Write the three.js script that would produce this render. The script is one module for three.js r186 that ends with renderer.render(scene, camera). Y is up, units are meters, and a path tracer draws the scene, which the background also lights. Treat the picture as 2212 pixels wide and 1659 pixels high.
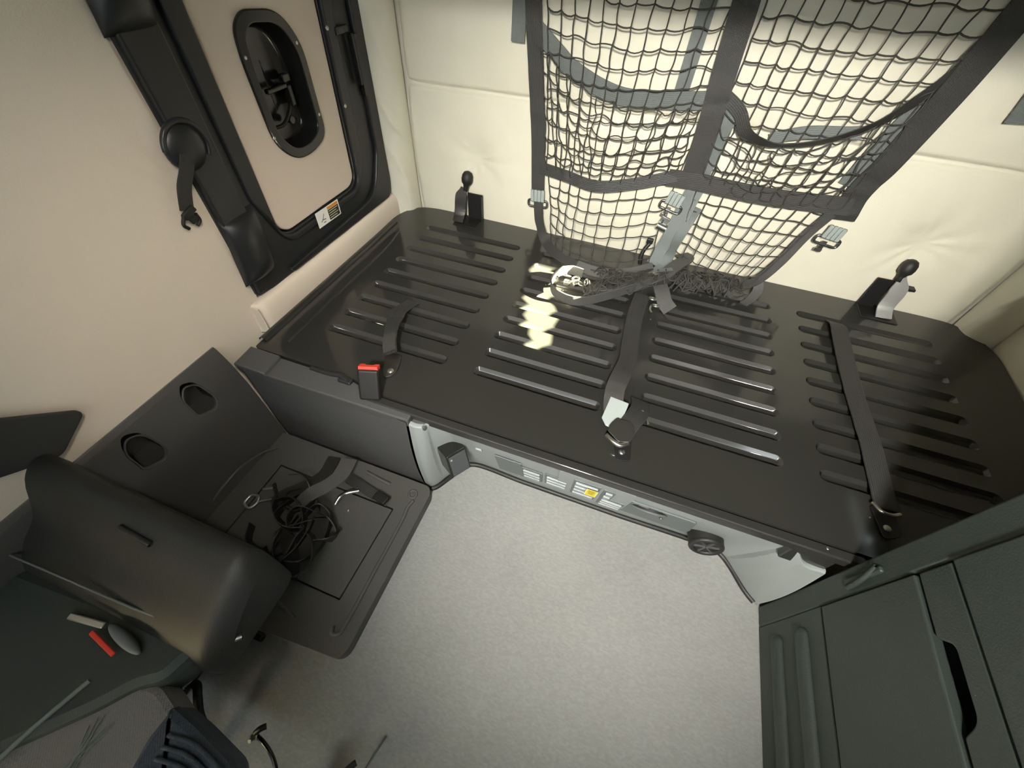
import * as THREE from 'three';
import { RoundedBoxGeometry } from 'three/addons/geometries/RoundedBoxGeometry.js';
import { mergeGeometries, mergeVertices, toCreasedNormals } from 'three/addons/utils/BufferGeometryUtils.js';
import { RectAreaLightUniformsLib } from 'three/addons/lights/RectAreaLightUniformsLib.js';
import { Brush, Evaluator, SUBTRACTION } from 'three-bvh-csg';

// ------------------------------------------------------------------ camera, daylight, lamps, exposure
const scene = new THREE.Scene();
const renderer = new THREE.WebGLRenderer({ antialias: true });
renderer.toneMapping = THREE.LinearToneMapping;
renderer.toneMappingExposure = 1.0;
renderer.shadowMap.enabled = true;
RectAreaLightUniformsLib.init();

const camera = new THREE.PerspectiveCamera(87.103, 2212 / 1659, 0.02, 30);
camera.position.set(0.425, 1.224, 0.6843);
camera.up.set(-0.28459, 0.64085, -0.71297);
camera.lookAt(0.425 - 0.19365, 1.224 - 0.76682, 0.6843 - 0.61195);
scene.add(camera);

// overcast daylight that comes in through the windscreen
scene.background = new THREE.Color().setRGB(0.9, 1.0, 1.02);
scene.backgroundIntensity = 14.0;

// low sun, reaching in only through the slot of an added blind in the right wall
const SUN = new THREE.Vector3(1, 0.5, 0.0);
const sun = new THREE.DirectionalLight(new THREE.Color().setRGB(1.0, 0.93, 0.62), 400);
sun.position.set(0.19 + SUN.x * 4, 0.374 + SUN.y * 4, -0.37 + SUN.z * 4);
sun.target.position.set(0.19, 0.374, -0.37);
sun.castShadow = true;
sun.shadow.radius = 0.6;
sun.shadow.camera.left = -3; sun.shadow.camera.right = 3; sun.shadow.camera.top = 3; sun.shadow.camera.bottom = -3;
sun.shadow.mapSize.set(2048, 2048);
scene.add(sun, sun.target);

// lamps out of view, the second added as fill (each light is made together with its lamp further down)
const SPOTS = [
  { color: [1.0, 0.955, 0.86], power: 29, at: [0.46, 1.74, 1.45], aim: [0.57, 0.14, -0.62], half: 0.6, penumbra: 1.0, r: 0.1, kind: 'dome_lamp', label: 'round dome lamp under the overhead console, ahead of the picture', stem: 1.859 },
  { color: [1.0, 0.92, 0.8], power: 6.6, at: [0.86, 1.98, 0.8], aim: [-0.578, 0.24, 0.02], half: 0.33, penumbra: 1.0, r: 0.05, kind: 'added_fill_lamp', label: 'added unseen fill lamp under the roof beside the tall cabinet, brightening the left wall', stem: 2.098 },  // added fill light, aimed to brighten the left wall
];

// ------------------------------------------------------------------ helpers
const V = (x, y, z) => new THREE.Vector3(x, y, z);
function rng(seed) { let s = seed >>> 0; return () => { s = (s + 0x6d2b79f5) | 0; let t = Math.imul(s ^ (s >>> 15), 1 | s); t = (t + Math.imul(t ^ (t >>> 7), 61 | t)) ^ t; return ((t ^ (t >>> 14)) >>> 0) / 4294967296; }; }
const hash = (x, y, s) => { let h = Math.imul(x, 374761393) + Math.imul(y, 668265263) + Math.imul(s, 2147483647); h = Math.imul(h ^ (h >>> 13), 1274126177); return ((h ^ (h >>> 16)) >>> 0) / 4294967296; };
function vnoise(x, y, s, per = 0) {
  const xi = Math.floor(x), yi = Math.floor(y), fx = x - xi, fy = y - yi, w = (k) => (per ? ((k % per) + per) % per : k);
  const u = fx * fx * (3 - 2 * fx), v = fy * fy * (3 - 2 * fy);
  const a = hash(w(xi), w(yi), s), b = hash(w(xi + 1), w(yi), s), c = hash(w(xi), w(yi + 1), s), d = hash(w(xi + 1), w(yi + 1), s);
  return a + (b - a) * u + (c - a) * v + (a - b - c + d) * u * v;
}
const fbm = (x, y, s, o = 4, per = 0) => { let t = 0, a = 0.5, n = 0; for (let k = 0; k < o; k++) { t += a * vnoise(x, y, s + k, per); n += a; x *= 2; y *= 2; per *= 2; a *= 0.5; } return t / n; };
const smooth = (a, b, x) => { const t = Math.min(1, Math.max(0, (x - a) / (b - a))); return t * t * (3 - 2 * t); };
const lerp = (a, b, t) => a + (b - a) * t;

function dataTex(n, f, srgb, rep = 1) {
  const d = new Uint8Array(n * n * 4);
  for (let j = 0; j < n; j++) for (let i = 0; i < n; i++) { const c = f(i / n, j / n), k = (j * n + i) * 4; for (let q = 0; q < 3; q++) d[k + q] = Math.round(255 * Math.min(1, Math.max(0, Array.isArray(c) ? c[q] : c))); d[k + 3] = 255; }
  const t = new THREE.DataTexture(d, n, n);
  t.wrapS = t.wrapT = THREE.RepeatWrapping; t.magFilter = THREE.LinearFilter; t.minFilter = THREE.LinearMipmapLinearFilter; t.generateMipmaps = true;
  if (srgb) t.colorSpace = THREE.SRGBColorSpace;
  t.repeat.set(rep, rep); t.needsUpdate = true;
  return t;
}
// fine leather grain, smooth plastic grain, woven webbing, woven floor covering
const grainTex = dataTex(256, (u, v) => fbm(u * 64, v * 64, 3, 3, 64), false, 8);
const plasticTex = dataTex(256, (u, v) => fbm(u * 96, v * 96, 11, 2, 96), false, 6);
const roughTex = dataTex(256, (u, v) => { const a = 0.55 + 0.5 * (fbm(u * 8, v * 8, 21, 5, 8) - 0.5); return [a, a, a]; }, false, 1.3);
const webTex = dataTex(128, (u, v) => 0.5 + 0.25 * Math.sin(u * Math.PI * 2 * 10) + 0.25 * Math.sin((v * 16 + u * 8) * Math.PI * 2), false, 20);
const floorBump = dataTex(512, (u, v) => 0.6 * fbm(u * 60, v * 260, 31, 3, 20) + 0.4 * fbm(u * 128, v * 128, 37, 2, 128), false, 1.6);
const floorTex = dataTex(1024, (u, v) => { const a = fbm(u * 5, v * 5, 41, 4, 5), b = fbm(u * 160, v * 320, 47, 2, 160), s = vnoise(u * 400, v * 400, 49, 400); const k = 0.72 + 0.08 * (a - 0.5) + 0.09 * (b - 0.5) + (s > 0.985 ? 0.06 : 0); return [k, k * 1.005, k * 0.99]; }, true, 0.9);
const fabricTex = dataTex(256, (u, v) => { const a = 0.5 + 0.2 * Math.sin(u * Math.PI * 2 * 40) * Math.sin(v * Math.PI * 2 * 40) + 0.5 * (fbm(u * 64, v * 64, 53, 2, 64) - 0.5); return a; }, false, 5);

const rgb = (r, g, b) => new THREE.Color().setRGB(r, g, b);
function M(r, g, b, o = {}) {
  const { rough = 0.6, metal = 0, bump, bs = 0.0004, ...rest } = o;
  const m = new THREE.MeshPhysicalMaterial({ color: rgb(r, g, b), roughness: rough, metalness: metal, side: THREE.DoubleSide, ...rest });
  if (bump) { m.bumpMap = bump; m.bumpScale = bs; }
  return m;
}
const mat = {
  vinylBack: M(0.72, 0.69, 0.57, { rough: 0.55, bump: grainTex, bs: 0.0003 }),
  vinylLeft: M(0.74, 0.65, 0.545, { rough: 0.6, bump: grainTex, bs: 0.0003 }),
  doorPanel: M(0.72, 0.61, 0.52, { rough: 0.6, bump: grainTex, bs: 0.0003 }),
  ceiling: M(0.6, 0.57, 0.5, { rough: 0.8 }),
  dashBlack: M(0.03, 0.03, 0.03, { rough: 0.6 }),
  platform: M(0.021, 0.0212, 0.0185, { rough: 0.55, bump: plasticTex, bs: 0.0001, specularIntensity: 0.35, clearcoat: 0.9, clearcoatRoughness: 0.1 }),
  doorBlack: M(0.015, 0.016, 0.018, { rough: 0.36, bump: plasticTex, bs: 0.00015 }),
  trimGrey: M(0.06, 0.058, 0.057, { rough: 0.33, bump: plasticTex, bs: 0.0002 }),
  boxGrey: M(0.065, 0.065, 0.06, { rough: 0.55, bump: plasticTex, bs: 0.0003 }),
  fasciaDark: M(0.06, 0.061, 0.061, { rough: 0.55, bump: plasticTex, bs: 0.0002 }),  // on the left panel: darker copy of fasciaGrey, shade put into the colour
  fasciaGrey: M(0.235, 0.258, 0.252, { rough: 0.42, bump: plasticTex, bs: 0.0002 }),
  plateGrey: M(0.11, 0.125, 0.13, { rough: 0.5 }),
  slatGrey: M(0.28, 0.305, 0.32, { rough: 0.45 }),
  slotDark: M(0.05, 0.055, 0.06, { rough: 0.7 }),
  black: M(0.008, 0.008, 0.008, { rough: 0.5 }),
  rubber: M(0.012, 0.012, 0.012, { rough: 0.55 }),
  gloss: M(0.012, 0.012, 0.011, { rough: 0.22 }),
  cabinet: M(0.024, 0.032, 0.028, { rough: 0.5, bump: plasticTex, bs: 0.0003 }),
  floor: M(0.57, 0.57, 0.575, { rough: 0.62, map: floorTex, bump: floorBump, bs: 0.0002 }),
  webBlack: M(0.03, 0.03, 0.027, { rough: 0.6, bump: webTex, bs: 0.0006 }),
  webDark: M(0.02, 0.02, 0.019, { rough: 0.5, bump: webTex, bs: 0.0005 }),
  webGrey: M(0.13, 0.145, 0.14, { rough: 0.55, bump: webTex, bs: 0.0006 }),
  webMid: M(0.085, 0.085, 0.08, { rough: 0.6, bump: webTex, bs: 0.0008 }),
  webPale: M(0.13, 0.15, 0.146, { rough: 0.5, bump: webTex, bs: 0.0006 }),
  tab: M(0.32, 0.36, 0.35, { rough: 0.45 }),
  cord: M(0.042, 0.041, 0.034, { rough: 0.75 }),
  leverSteel: M(0.6, 0.61, 0.6, { rough: 0.42, metal: 0.65 }),
  steel: M(0.62, 0.62, 0.6, { rough: 0.28, metal: 1 }),
  steelDark: M(0.25, 0.25, 0.25, { rough: 0.35, metal: 1 }),
  red: M(0.75, 0.05, 0.03, { rough: 0.5 }),
  yellow: M(0.85, 0.72, 0.06, { rough: 0.5 }),
  seatVinyl: M(0.026, 0.034, 0.03, { rough: 0.6, bump: fabricTex, bs: 0.0004 }),
  seatShell: M(0.009, 0.0095, 0.009, { rough: 0.6, bump: plasticTex, bs: 0.0003 }),
  seatFabric: M(0.16, 0.152, 0.14, { rough: 0.9, bump: fabricTex, bs: 0.0012 }),
  seatStripe: M(0.035, 0.045, 0.06, { rough: 0.9, bump: fabricTex, bs: 0.0012 }),
  piping: M(0.16, 0.18, 0.16, { rough: 0.7 }),
};

// box-projected uv in metres
function uvm(g) {
  g = g.index ? g.toNonIndexed() : g;
  const p = g.attributes.position, n = g.attributes.normal, uv = new Float32Array(p.count * 2);
  for (let i = 0; i < p.count; i += 3) {
    let ax = 0, ay = 0, az = 0;
    for (let k = 0; k < 3; k++) { ax += Math.abs(n.getX(i + k)); ay += Math.abs(n.getY(i + k)); az += Math.abs(n.getZ(i + k)); }
    for (let k = 0; k < 3; k++) { const j = i + k, x = p.getX(j), y = p.getY(j), z = p.getZ(j); const [a, b] = ay >= ax && ay >= az ? [x, z] : ax >= az ? [z, y] : [x, y]; uv[2 * j] = a; uv[2 * j + 1] = b; }
  }
  g.setAttribute('uv', new THREE.BufferAttribute(uv, 2));
  for (const k of Object.keys(g.attributes)) if (!['position', 'normal', 'uv'].includes(k)) g.deleteAttribute(k);
  return g;
}
const join = (list) => { const a = (Array.isArray(list) ? list : [list]).map((g) => (g.userData.keepUv ? strip(g) : uvm(g))); return a.length > 1 ? mergeGeometries(a) : a[0]; };
function strip(g) { g = g.index ? g.toNonIndexed() : g; for (const k of Object.keys(g.attributes)) if (!['position', 'normal', 'uv'].includes(k)) g.deleteAttribute(k); return g; }
const rbox = (w, h, d, r, x = 0, y = 0, z = 0, seg = 2) => new RoundedBoxGeometry(w, h, d, seg, Math.min(r, w / 2, h / 2, d / 2)).translate(x, y, z);
const bbox = (x0, x1, y0, y1, z0, z1, r = 0) => (r ? rbox(x1 - x0, y1 - y0, z1 - z0, r, (x0 + x1) / 2, (y0 + y1) / 2, (z0 + z1) / 2) : new THREE.BoxGeometry(x1 - x0, y1 - y0, z1 - z0).translate((x0 + x1) / 2, (y0 + y1) / 2, (z0 + z1) / 2));
const cyl = (r0, r1, h, n = 24) => new THREE.CylinderGeometry(r0, r1, h, n);
const curve = (pts, closed = false, tension = 0.5) => new THREE.CatmullRomCurve3(pts.map((p) => (p.isVector3 ? p : V(...p))), closed, 'centripetal', tension);
const tube = (pts, r, n = 40, rs = 8, closed = false) => new THREE.TubeGeometry(curve(pts, closed), n, r, rs, closed);
function poly(pts, r = 0) {   // closed outline with rounded corners
  const s = new THREE.Shape(), n = pts.length;
  for (let i = 0; i < n; i++) {
    const a = pts[(i + n - 1) % n], b = pts[i], c = pts[(i + 1) % n], rr = b[2] ?? r;
    const u = [a[0] - b[0], a[1] - b[1]], v = [c[0] - b[0], c[1] - b[1]], lu = Math.hypot(...u), lv = Math.hypot(...v), k = Math.min(rr, lu * 0.49, lv * 0.49);
    const p = [b[0] + (u[0] / lu) * k, b[1] + (u[1] / lu) * k], q = [b[0] + (v[0] / lv) * k, b[1] + (v[1] / lv) * k];
    if (!i) s.moveTo(...p); else s.lineTo(...p);
    if (k > 0) s.quadraticCurveTo(b[0], b[1], ...q);
  }
  s.closePath();
  return s;
}
const extr = (shape, depth, bevel = 0, seg = 2, cs = 8) => new THREE.ExtrudeGeometry(shape, { depth: depth - 2 * bevel, bevelEnabled: bevel > 0, bevelSize: bevel, bevelThickness: bevel, bevelOffset: -bevel, bevelSegments: seg, curveSegments: cs }).translate(0, 0, bevel);
// outline given in (x, z), top at y, thickness downwards
const slab = (pts, y, t, r = 0, bevel = 0.003, holes = []) => { const s = poly(pts.map((p) => [p[0], -p[1], p[2]]), r); for (const h of holes) s.holes.push(poly(h.pts.map((p) => [p[0], -p[1], p[2]]), h.r ?? 0)); return extr(s, t, bevel).rotateX(-Math.PI / 2).translate(0, y - t, 0); };
// outline given in (z, y) on the left wall, back face at x, thickness towards +x
const onLeft = (pts, x, t, r = 0, bevel = 0.002, holes = []) => { const s = poly(pts.map((p) => [-p[0], p[1], p[2]]), r); for (const h of holes) s.holes.push(poly(h.pts.map((p) => [-p[0], p[1], p[2]]), h.r ?? 0)); return extr(s, t, bevel).rotateY(Math.PI / 2).translate(x, 0, 0); };
// a grid of points (rows of Vector3) as a smooth surface
function loft(rows, close = false) {
  const h = rows.length, w = rows[0].length, pos = [], uv = [], idx = [];
  let vl = 0;
  rows.forEach((row, j) => { let ul = 0; if (j) vl += row[0].distanceTo(rows[j - 1][0]); row.forEach((p, i) => { if (i) ul += p.distanceTo(row[i - 1]); pos.push(p.x, p.y, p.z); uv.push(ul, vl); }); });
  for (let j = 0; j < h - 1; j++) for (let i = 0; i < w - (close ? 0 : 1); i++) { const a = j * w + i, b = j * w + ((i + 1) % w), c = a + w, d = b + w; idx.push(a, b, d, a, d, c); }
  const g = new THREE.BufferGeometry();
  g.setAttribute('position', new THREE.Float32BufferAttribute(pos, 3)); g.setAttribute('uv', new THREE.Float32BufferAttribute(uv, 2)); g.setIndex(idx); g.computeVertexNormals();
  g.userData.keepUv = true;
  return g;
}
// a strap: closed flat band along a curve; wide = direction of its width (fixed or one per point)
function strap(pts, width, wide, thick = 0.0022, n = 0, twist = null) {
  const c = curve(pts), N = n || Math.max(12, Math.round(c.getLength() / 0.0075)), rows = [];
  const many = Array.isArray(wide[0]), len = c.getLength(), q0 = pts[0], ps = Math.floor(Math.abs(q0[0] * 977 + q0[2] * 331)) + 7;
  const wAt = (t) => { if (!many) return V(...wide); const k = t * (wide.length - 1), i = Math.min(wide.length - 2, Math.floor(k)); return V(...wide[i]).lerp(V(...wide[i + 1]), k - i); };
  for (let j = 0; j <= N; j++) {
    const t = j / N, p = c.getPoint(t), tg = c.getTangent(t);
    let w = wAt(t); w.addScaledVector(tg, -w.dot(tg)).normalize();
    if (twist) w.applyAxisAngle(tg, twist(t));
    const nn = V(0, 0, 0).crossVectors(w, tg).normalize(), a = width / 2, b = thick / 2;
    const ring = [[-a, -b], [-a, b], [-a * 0.5, b], [0, b], [a * 0.5, b], [a, b], [a, -b], [0, -b], [-a, -b]];
    rows.push(ring.map(([x, y]) => p.clone().addScaledVector(w, x).addScaledVector(nn, y + 0.0035 * (width / 0.05) * (vnoise(t * len * 34, x * 16 + 9, ps) - 0.5))));   // slight puckers of the webbing
  }
  const side = loft(rows);
  return toCreasedKeep(side);
}
function toCreasedKeep(g) { const k = toCreasedNormals(g, 0.7); k.userData.keepUv = true; return k; }

const used = {};
const numbered = (n) => { const k = (used[n] = (used[n] ?? -1) + 1); return k ? `${n}_${String(k).padStart(3, '0')}` : n; };
const shadow = (o) => { o.castShadow = o.receiveShadow = true; return o; };
function tag(o, label, category, group) { o.userData.label = label; o.userData.category = category; if (group) o.userData.group = group; return o; }
function thing(name, label, category, pos = [0, 0, 0], group) { const o = new THREE.Group(); o.name = numbered(name); o.position.set(...pos); scene.add(o); return tag(o, label, category, group); }
function part(name, geo, m, parent, label) {   // world-space geometry, put under its thing
  const g = join(geo), o = shadow(new THREE.Mesh(g, m));
  o.name = name;
  let b = V(0, 0, 0), q = parent; while (q && q !== scene) { b.add(q.position); q = q.parent; }
  g.computeBoundingBox(); const c = g.boundingBox.getCenter(V(0, 0, 0));
  g.translate(-c.x, -c.y, -c.z); o.position.copy(c).sub(b);
  if (label) o.userData.label = label;
  parent.add(o);
  return o;
}
function solo(name, geo, m, label, category, group) { const o = shadow(new THREE.Mesh(join(geo), m)); o.name = numbered(name); scene.add(o); return tag(o, label, category, group); }
function struct(name, geo, m, label) { const o = shadow(new THREE.Mesh(join(geo), m)); o.name = name; o.userData.kind = 'structure'; if (label) o.userData.label = label; scene.add(o); return o; }
function screw(x, y, z, dir, r, parent, name = 'screw') {   // domed head whose axis is dir
  const g = new THREE.SphereGeometry(r, 14, 8, 0, Math.PI * 2, 0, Math.PI / 2).scale(1, 0.55, 1);
  g.applyQuaternion(new THREE.Quaternion().setFromUnitVectors(V(0, 1, 0), V(...dir).normalize())).translate(x, y, z);
  return part(name, g, mat.steel, parent);
}

// ------------------------------------------------------------------ the setting: sleeper cab shell
const XL = -0.578, XR = 1.58, ZB = -0.8, ZF = 2.1, YC = 2.1, DX = -0.584;   // left wall, right wall, back wall, windscreen wall, ceiling; DX = face of the padding on the left wall
struct('floor', bbox(-0.66, 1.66, -0.05, 0, -0.86, 2.16), mat.floor);
struct('ceiling', bbox(-0.66, 1.66, YC, YC + 0.05, -0.86, 2.16), mat.ceiling);
// padded rear wall: seams, tufts behind the two latches, creases
{
  const tufts = [[-0.235, 0.6], [1.235, 0.6]];
  const h = (x, y) => {
    let d = 0.006;
    const seam = (s, w) => 0.012 * Math.exp(-(s * s) / (w * w)) + 0.006 * Math.exp(-(s * s) / (36 * w * w));
    d -= seam(y - 0.812 - 0.008 * Math.sin(x * 2.2), 0.007) + seam(x + 0.5, 0.008) + seam(x - 1.5, 0.008);
    d += 0.012 * Math.cos((x - 0.5) * 3.0) * 0.4 + 0.01 * Math.sin(((y - 0.37) / 0.44) * Math.PI) * (y < 0.812 ? 1 : 0.6);
    for (const [tx, ty] of tufts) {
      const ax = x - tx, ay = y - ty, r = Math.hypot(ax, ay), a = Math.atan2(ay, ax);
      d -= 0.014 * Math.exp(-(r * r) / 0.004) + 0.004 * Math.exp(-r / 0.11) * (0.5 + 0.5 * Math.cos(a * 9 + 1.3 * Math.sin(a * 3))) * smooth(0.01, 0.05, r);
    }
    d += 0.008 * (fbm(x * 4.5, y * 4.5, 61, 3) - 0.5) + 0.0035 * (fbm(x * 18 + y * 6, y * 8 - x * 3, 67, 2) - 0.5);
    return ZB + d;
  };
  const rows = [], ys = [], xs = [];
  for (let y = 0; y < 0.36; y += 0.09) ys.push(y);
  for (let y = 0.36; y < 1.2; y += 0.006) ys.push(y);
  for (let y = 1.2; y <= YC + 0.001; y += 0.1) ys.push(y);
  for (let x = -0.62; x <= 1.641; x += 0.0085) xs.push(x);
  for (const y of ys) rows.push(xs.map((x) => V(x, y, h(x, y))));
  struct('wall_back', [loft(rows), bbox(-0.66, 1.66, 0, YC, -0.86, -0.815)], mat.vinylBack, 'cream padded vinyl rear wall with stitched seams');
}
// left wall, with the opening of the side hatch; padding in front of it ahead of the hatch
{
  const rows = [];
  for (let y = 0.405; y <= 2.1; y += 0.015) { const r = []; for (let z = 0.045; z <= 1.2; z += 0.015) { const wr = 0.004 * Math.exp(-Math.hypot(z - 0.07, y - 0.79) / 0.1) * Math.cos(Math.atan2(y - 0.79, z - 0.07) * 11); r.push(V(DX + 0.005 + 0.006 * (fbm(z * 3, y * 3, 71, 3) - 0.5) + wr, y, z)); } rows.push(r); }
  struct('wall_left', [
    bbox(-0.66, DX, 0.41, YC, 0.03, ZF), bbox(-0.66, DX, 0, 0.26, 0.03, ZF), bbox(-0.66, DX, 0.26, 0.41, 0.03, 0.28), bbox(-0.66, DX, 0.26, 0.41, 0.58, ZF), bbox(-0.66, -0.65, 0.26, 0.41, 0.28, 0.58), bbox(-0.66, DX, 0, 0.44, -0.86, 0.03), bbox(-0.66, DX, 1.35, YC, -0.86, 0.03), bbox(-0.66, DX, 0.44, 1.35, -0.86, -0.69), bbox(-0.66, -0.645, 0.44, 1.35, -0.69, 0.03),
    loft(rows)], mat.vinylLeft, 'smooth cream vinyl side wall');
}
// right wall, with a narrow opening added to let the sunbeam in
{
  struct('wall_right', [bbox(XR, 1.66, 0, 0.96, -0.86, ZF), bbox(XR, 1.66, 1.3, YC, -0.86, 1.52), bbox(XR, 1.66, 1.5, YC, 1.52, 2.04), bbox(XR, 1.66, 1.3, YC, 2.04, ZF), bbox(XR, 1.66, 0.96, 1.3, -0.86, -0.7), bbox(XR, 1.66, 0.96, 1.3, 0.0, 1.52), bbox(XR, 1.66, 0.96, 1.36, 1.52, 2.04), bbox(XR, 1.66, 0.96, 1.3, 2.04, ZF)], mat.vinylBack, 'cream padded vinyl side wall');
  // added unseen blind over that opening, its slot shaped to cast the sunny patch
  // the slot (z, y): seen from the platform it is the outline of the sunny patch
  const slot = [[-0.57, 1.113], [-0.52, 1.118], [-0.49, 1.106], [-0.45, 1.11], [-0.40, 1.098], [-0.36, 1.104], [-0.33, 1.085], [-0.28, 1.088], [-0.24, 1.07], [-0.2, 1.066], [-0.155, 1.046],
    [-0.15, 1.032], [-0.19, 1.03], [-0.23, 1.034], [-0.27, 1.037], [-0.31, 1.034], [-0.36, 1.05], [-0.385, 1.068], [-0.40, 1.052], [-0.44, 1.06], [-0.5, 1.064], [-0.57, 1.074]];
  const s = poly([[0.72, 0.94], [0.72, 1.32], [-0.02, 1.32], [-0.02, 0.94]]);
  s.holes.push(poly(slot.map(([z, y]) => [-z, y])));
  const shearUp = (g) => { const p = g.attributes.position; for (let i = 0; i < p.count; i++) p.setY(i, p.getY(i) + 0.5 * (p.getX(i) - 1.575)); g.computeVertexNormals(); return g; };   // the slot runs through the shade along the sunbeam
  struct('added_shade_2', shearUp(extr(s, 0.075).rotateY(Math.PI / 2).translate(1.575, 0, 0)), mat.dashBlack, 'added unseen dark shade, slotted to shape the sunbeam');
}
struct('window_3', bbox(1.61, 1.615, 1.35, 1.51, 1.51, 2.05), M(1, 1, 1, { rough: 0.02, transmission: 1, thickness: 0 }), 'side window glass of the cab door');
// windscreen wall with its opening
struct('wall_front', [bbox(-0.66, 1.66, 0, 1.47, ZF, ZF + 0.06), bbox(-0.66, 1.66, 1.72, YC, ZF, ZF + 0.06), bbox(-0.66, -0.42, 1.47, 1.72, ZF, ZF + 0.06), bbox(1.42, 1.66, 1.47, 1.72, ZF, ZF + 0.06)], mat.dashBlack);
struct('window_1', bbox(-0.43, 1.43, 1.46, 1.73, ZF + 0.03, ZF + 0.036), M(1, 1, 1, { rough: 0.02, transmission: 1, thickness: 0 }), 'windscreen glass');
// overhead console with a round dome lamp, aimed down the aisle at the bunk
{
  const o = thing('overhead_console', 'grey overhead console under the cab roof, ahead of the picture', 'console', [0.5, 1.95, 1.75]);
  part('shell', bbox(-0.57, 1.57, 1.86, YC - 0.005, 1.4, ZF - 0.005, 0.03), mat.ceiling, o);
}
for (const L of SPOTS) {
  const t = thing(L.kind, L.label, 'lamp', L.at);
  const A = V(...L.at), D = V(...L.aim).sub(A).normalize(), q = new THREE.Quaternion().setFromUnitVectors(V(0, -1, 0), D);
  part('housing', [new THREE.CylinderGeometry(L.r * 0.7, L.r * 1.08, 0.07, 40, 1, true).applyQuaternion(q).translate(A.x - D.x * 0.036, A.y - D.y * 0.036, A.z - D.z * 0.036), cyl(0.012, 0.012, L.stem - A.y).translate(A.x - D.x * 0.03, (L.stem + A.y) / 2, A.z - D.z * 0.03)], mat.dashBlack, t);
  const em = new THREE.MeshStandardMaterial({ color: 0xffffff, emissive: rgb(...L.color), emissiveIntensity: 3 });
  part('lamp_lens', cyl(L.r, L.r, 0.006, 40).applyQuaternion(q).translate(A.x, A.y, A.z), em, t);
  const s = new THREE.SpotLight(rgb(...L.color), L.power, 0, L.half, L.penumbra, 2);
  s.position.copy(A).addScaledVector(D, 0.012); s.target.position.set(...L.aim); s.castShadow = true; s.shadow.radius = L.r / 0.02; s.shadow.mapSize.set(1024, 1024);
  scene.add(s, s.target);
}
// upper bunk that the net hangs from: it keeps the ceiling light off the top of the rear wall
{
  const t = thing('upper_bunk', 'padded upper bunk on the rear wall, just above the picture', 'bunk', [0.5, 1.28, -0.42]);
  part('mattress', bbox(-0.56, 1.56, 1.3, 1.42, -0.79, -0.13, 0.04), mat.seatFabric, t);
  part('board', bbox(-0.57, 1.57, 1.24, 1.3, -0.795, -0.12, 0.01), mat.ceiling, t);
}
// padded corner rolls left and right of the rear wall
function cornerRoll(sgn) {
  const rows = [], x0 = sgn < 0 ? XL + 0.002 : XR - 0.002, x1 = sgn < 0 ? -0.498 : 1.498;
  for (let y = 0.3; y <= 1.3; y += 0.005) {
    const r = [];
    for (let k = 0; k <= 36; k++) {
      const t = k / 36, bulge = 0.03 * Math.pow(Math.sin(t * Math.PI), 0.75);
      const c = y * 26 + t * 5 + 1.6 * Math.sin(y * 9), low = smooth(1.1, 0.6, y);
      let w = 0.011 * (0.2 + 0.8 * low) * Math.pow(fbm(c * 0.55, t * 2.0, 83, 2), 2) * 2.2 * Math.sin(t * Math.PI) * (0.5 + 0.5 * Math.sin(c));
      w += 0.006 * (fbm(y * 6, t * 2, 89, 2) - 0.5) * Math.sin(t * Math.PI);
      const nx = -sgn * 0.7, nz = 0.7, b = bulge + w;
      r.push(V(lerp(x0, x1, t) + nx * b, y, lerp(-0.705, ZB + 0.004, t) + nz * b));
    }
    rows.push(r);
  }
  return loft(rows);
}
struct('trim_1', cornerRoll(-1), mat.vinylBack, 'puffed cream vinyl corner roll with diagonal creases');
struct('trim_2', cornerRoll(1), mat.vinylBack, 'puffed cream vinyl corner roll');
// padded rail under the hatch
{
  const rows = [];
  for (let z = 0.075; z >= -0.76; z -= 0.02) {
    const dz = smooth(0.075, 0.06, z), t = smooth(-0.6, -0.75, z), r = [];
    for (let k = 0; k <= 14; k++) { const a = lerp(-0.1, 1.05, k / 14) * Math.PI / 2, sk = Math.pow(Math.abs(Math.sin(a)), 0.5) * Math.sign(Math.sin(a)), ck = Math.pow(Math.max(0, Math.cos(a)), 0.5); r.push(V(DX - 0.004 + 0.038 * ck * dz, 0.372 + 0.073 * sk, z)); }
    r.unshift(V(DX - 0.01, 0.35, z), V(DX + 0.034 * dz, 0.35, z)); r.push(V(DX - 0.01, 0.443, z));
    rows.push(r);
  }
  struct('trim_3', [loft(rows), bbox(DX - 0.01, DX + 0.032, 0.35, 0.44, 0.066, 0.07, 0.001)], mat.vinylLeft, 'padded beige rail under the side hatch');
}

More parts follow.
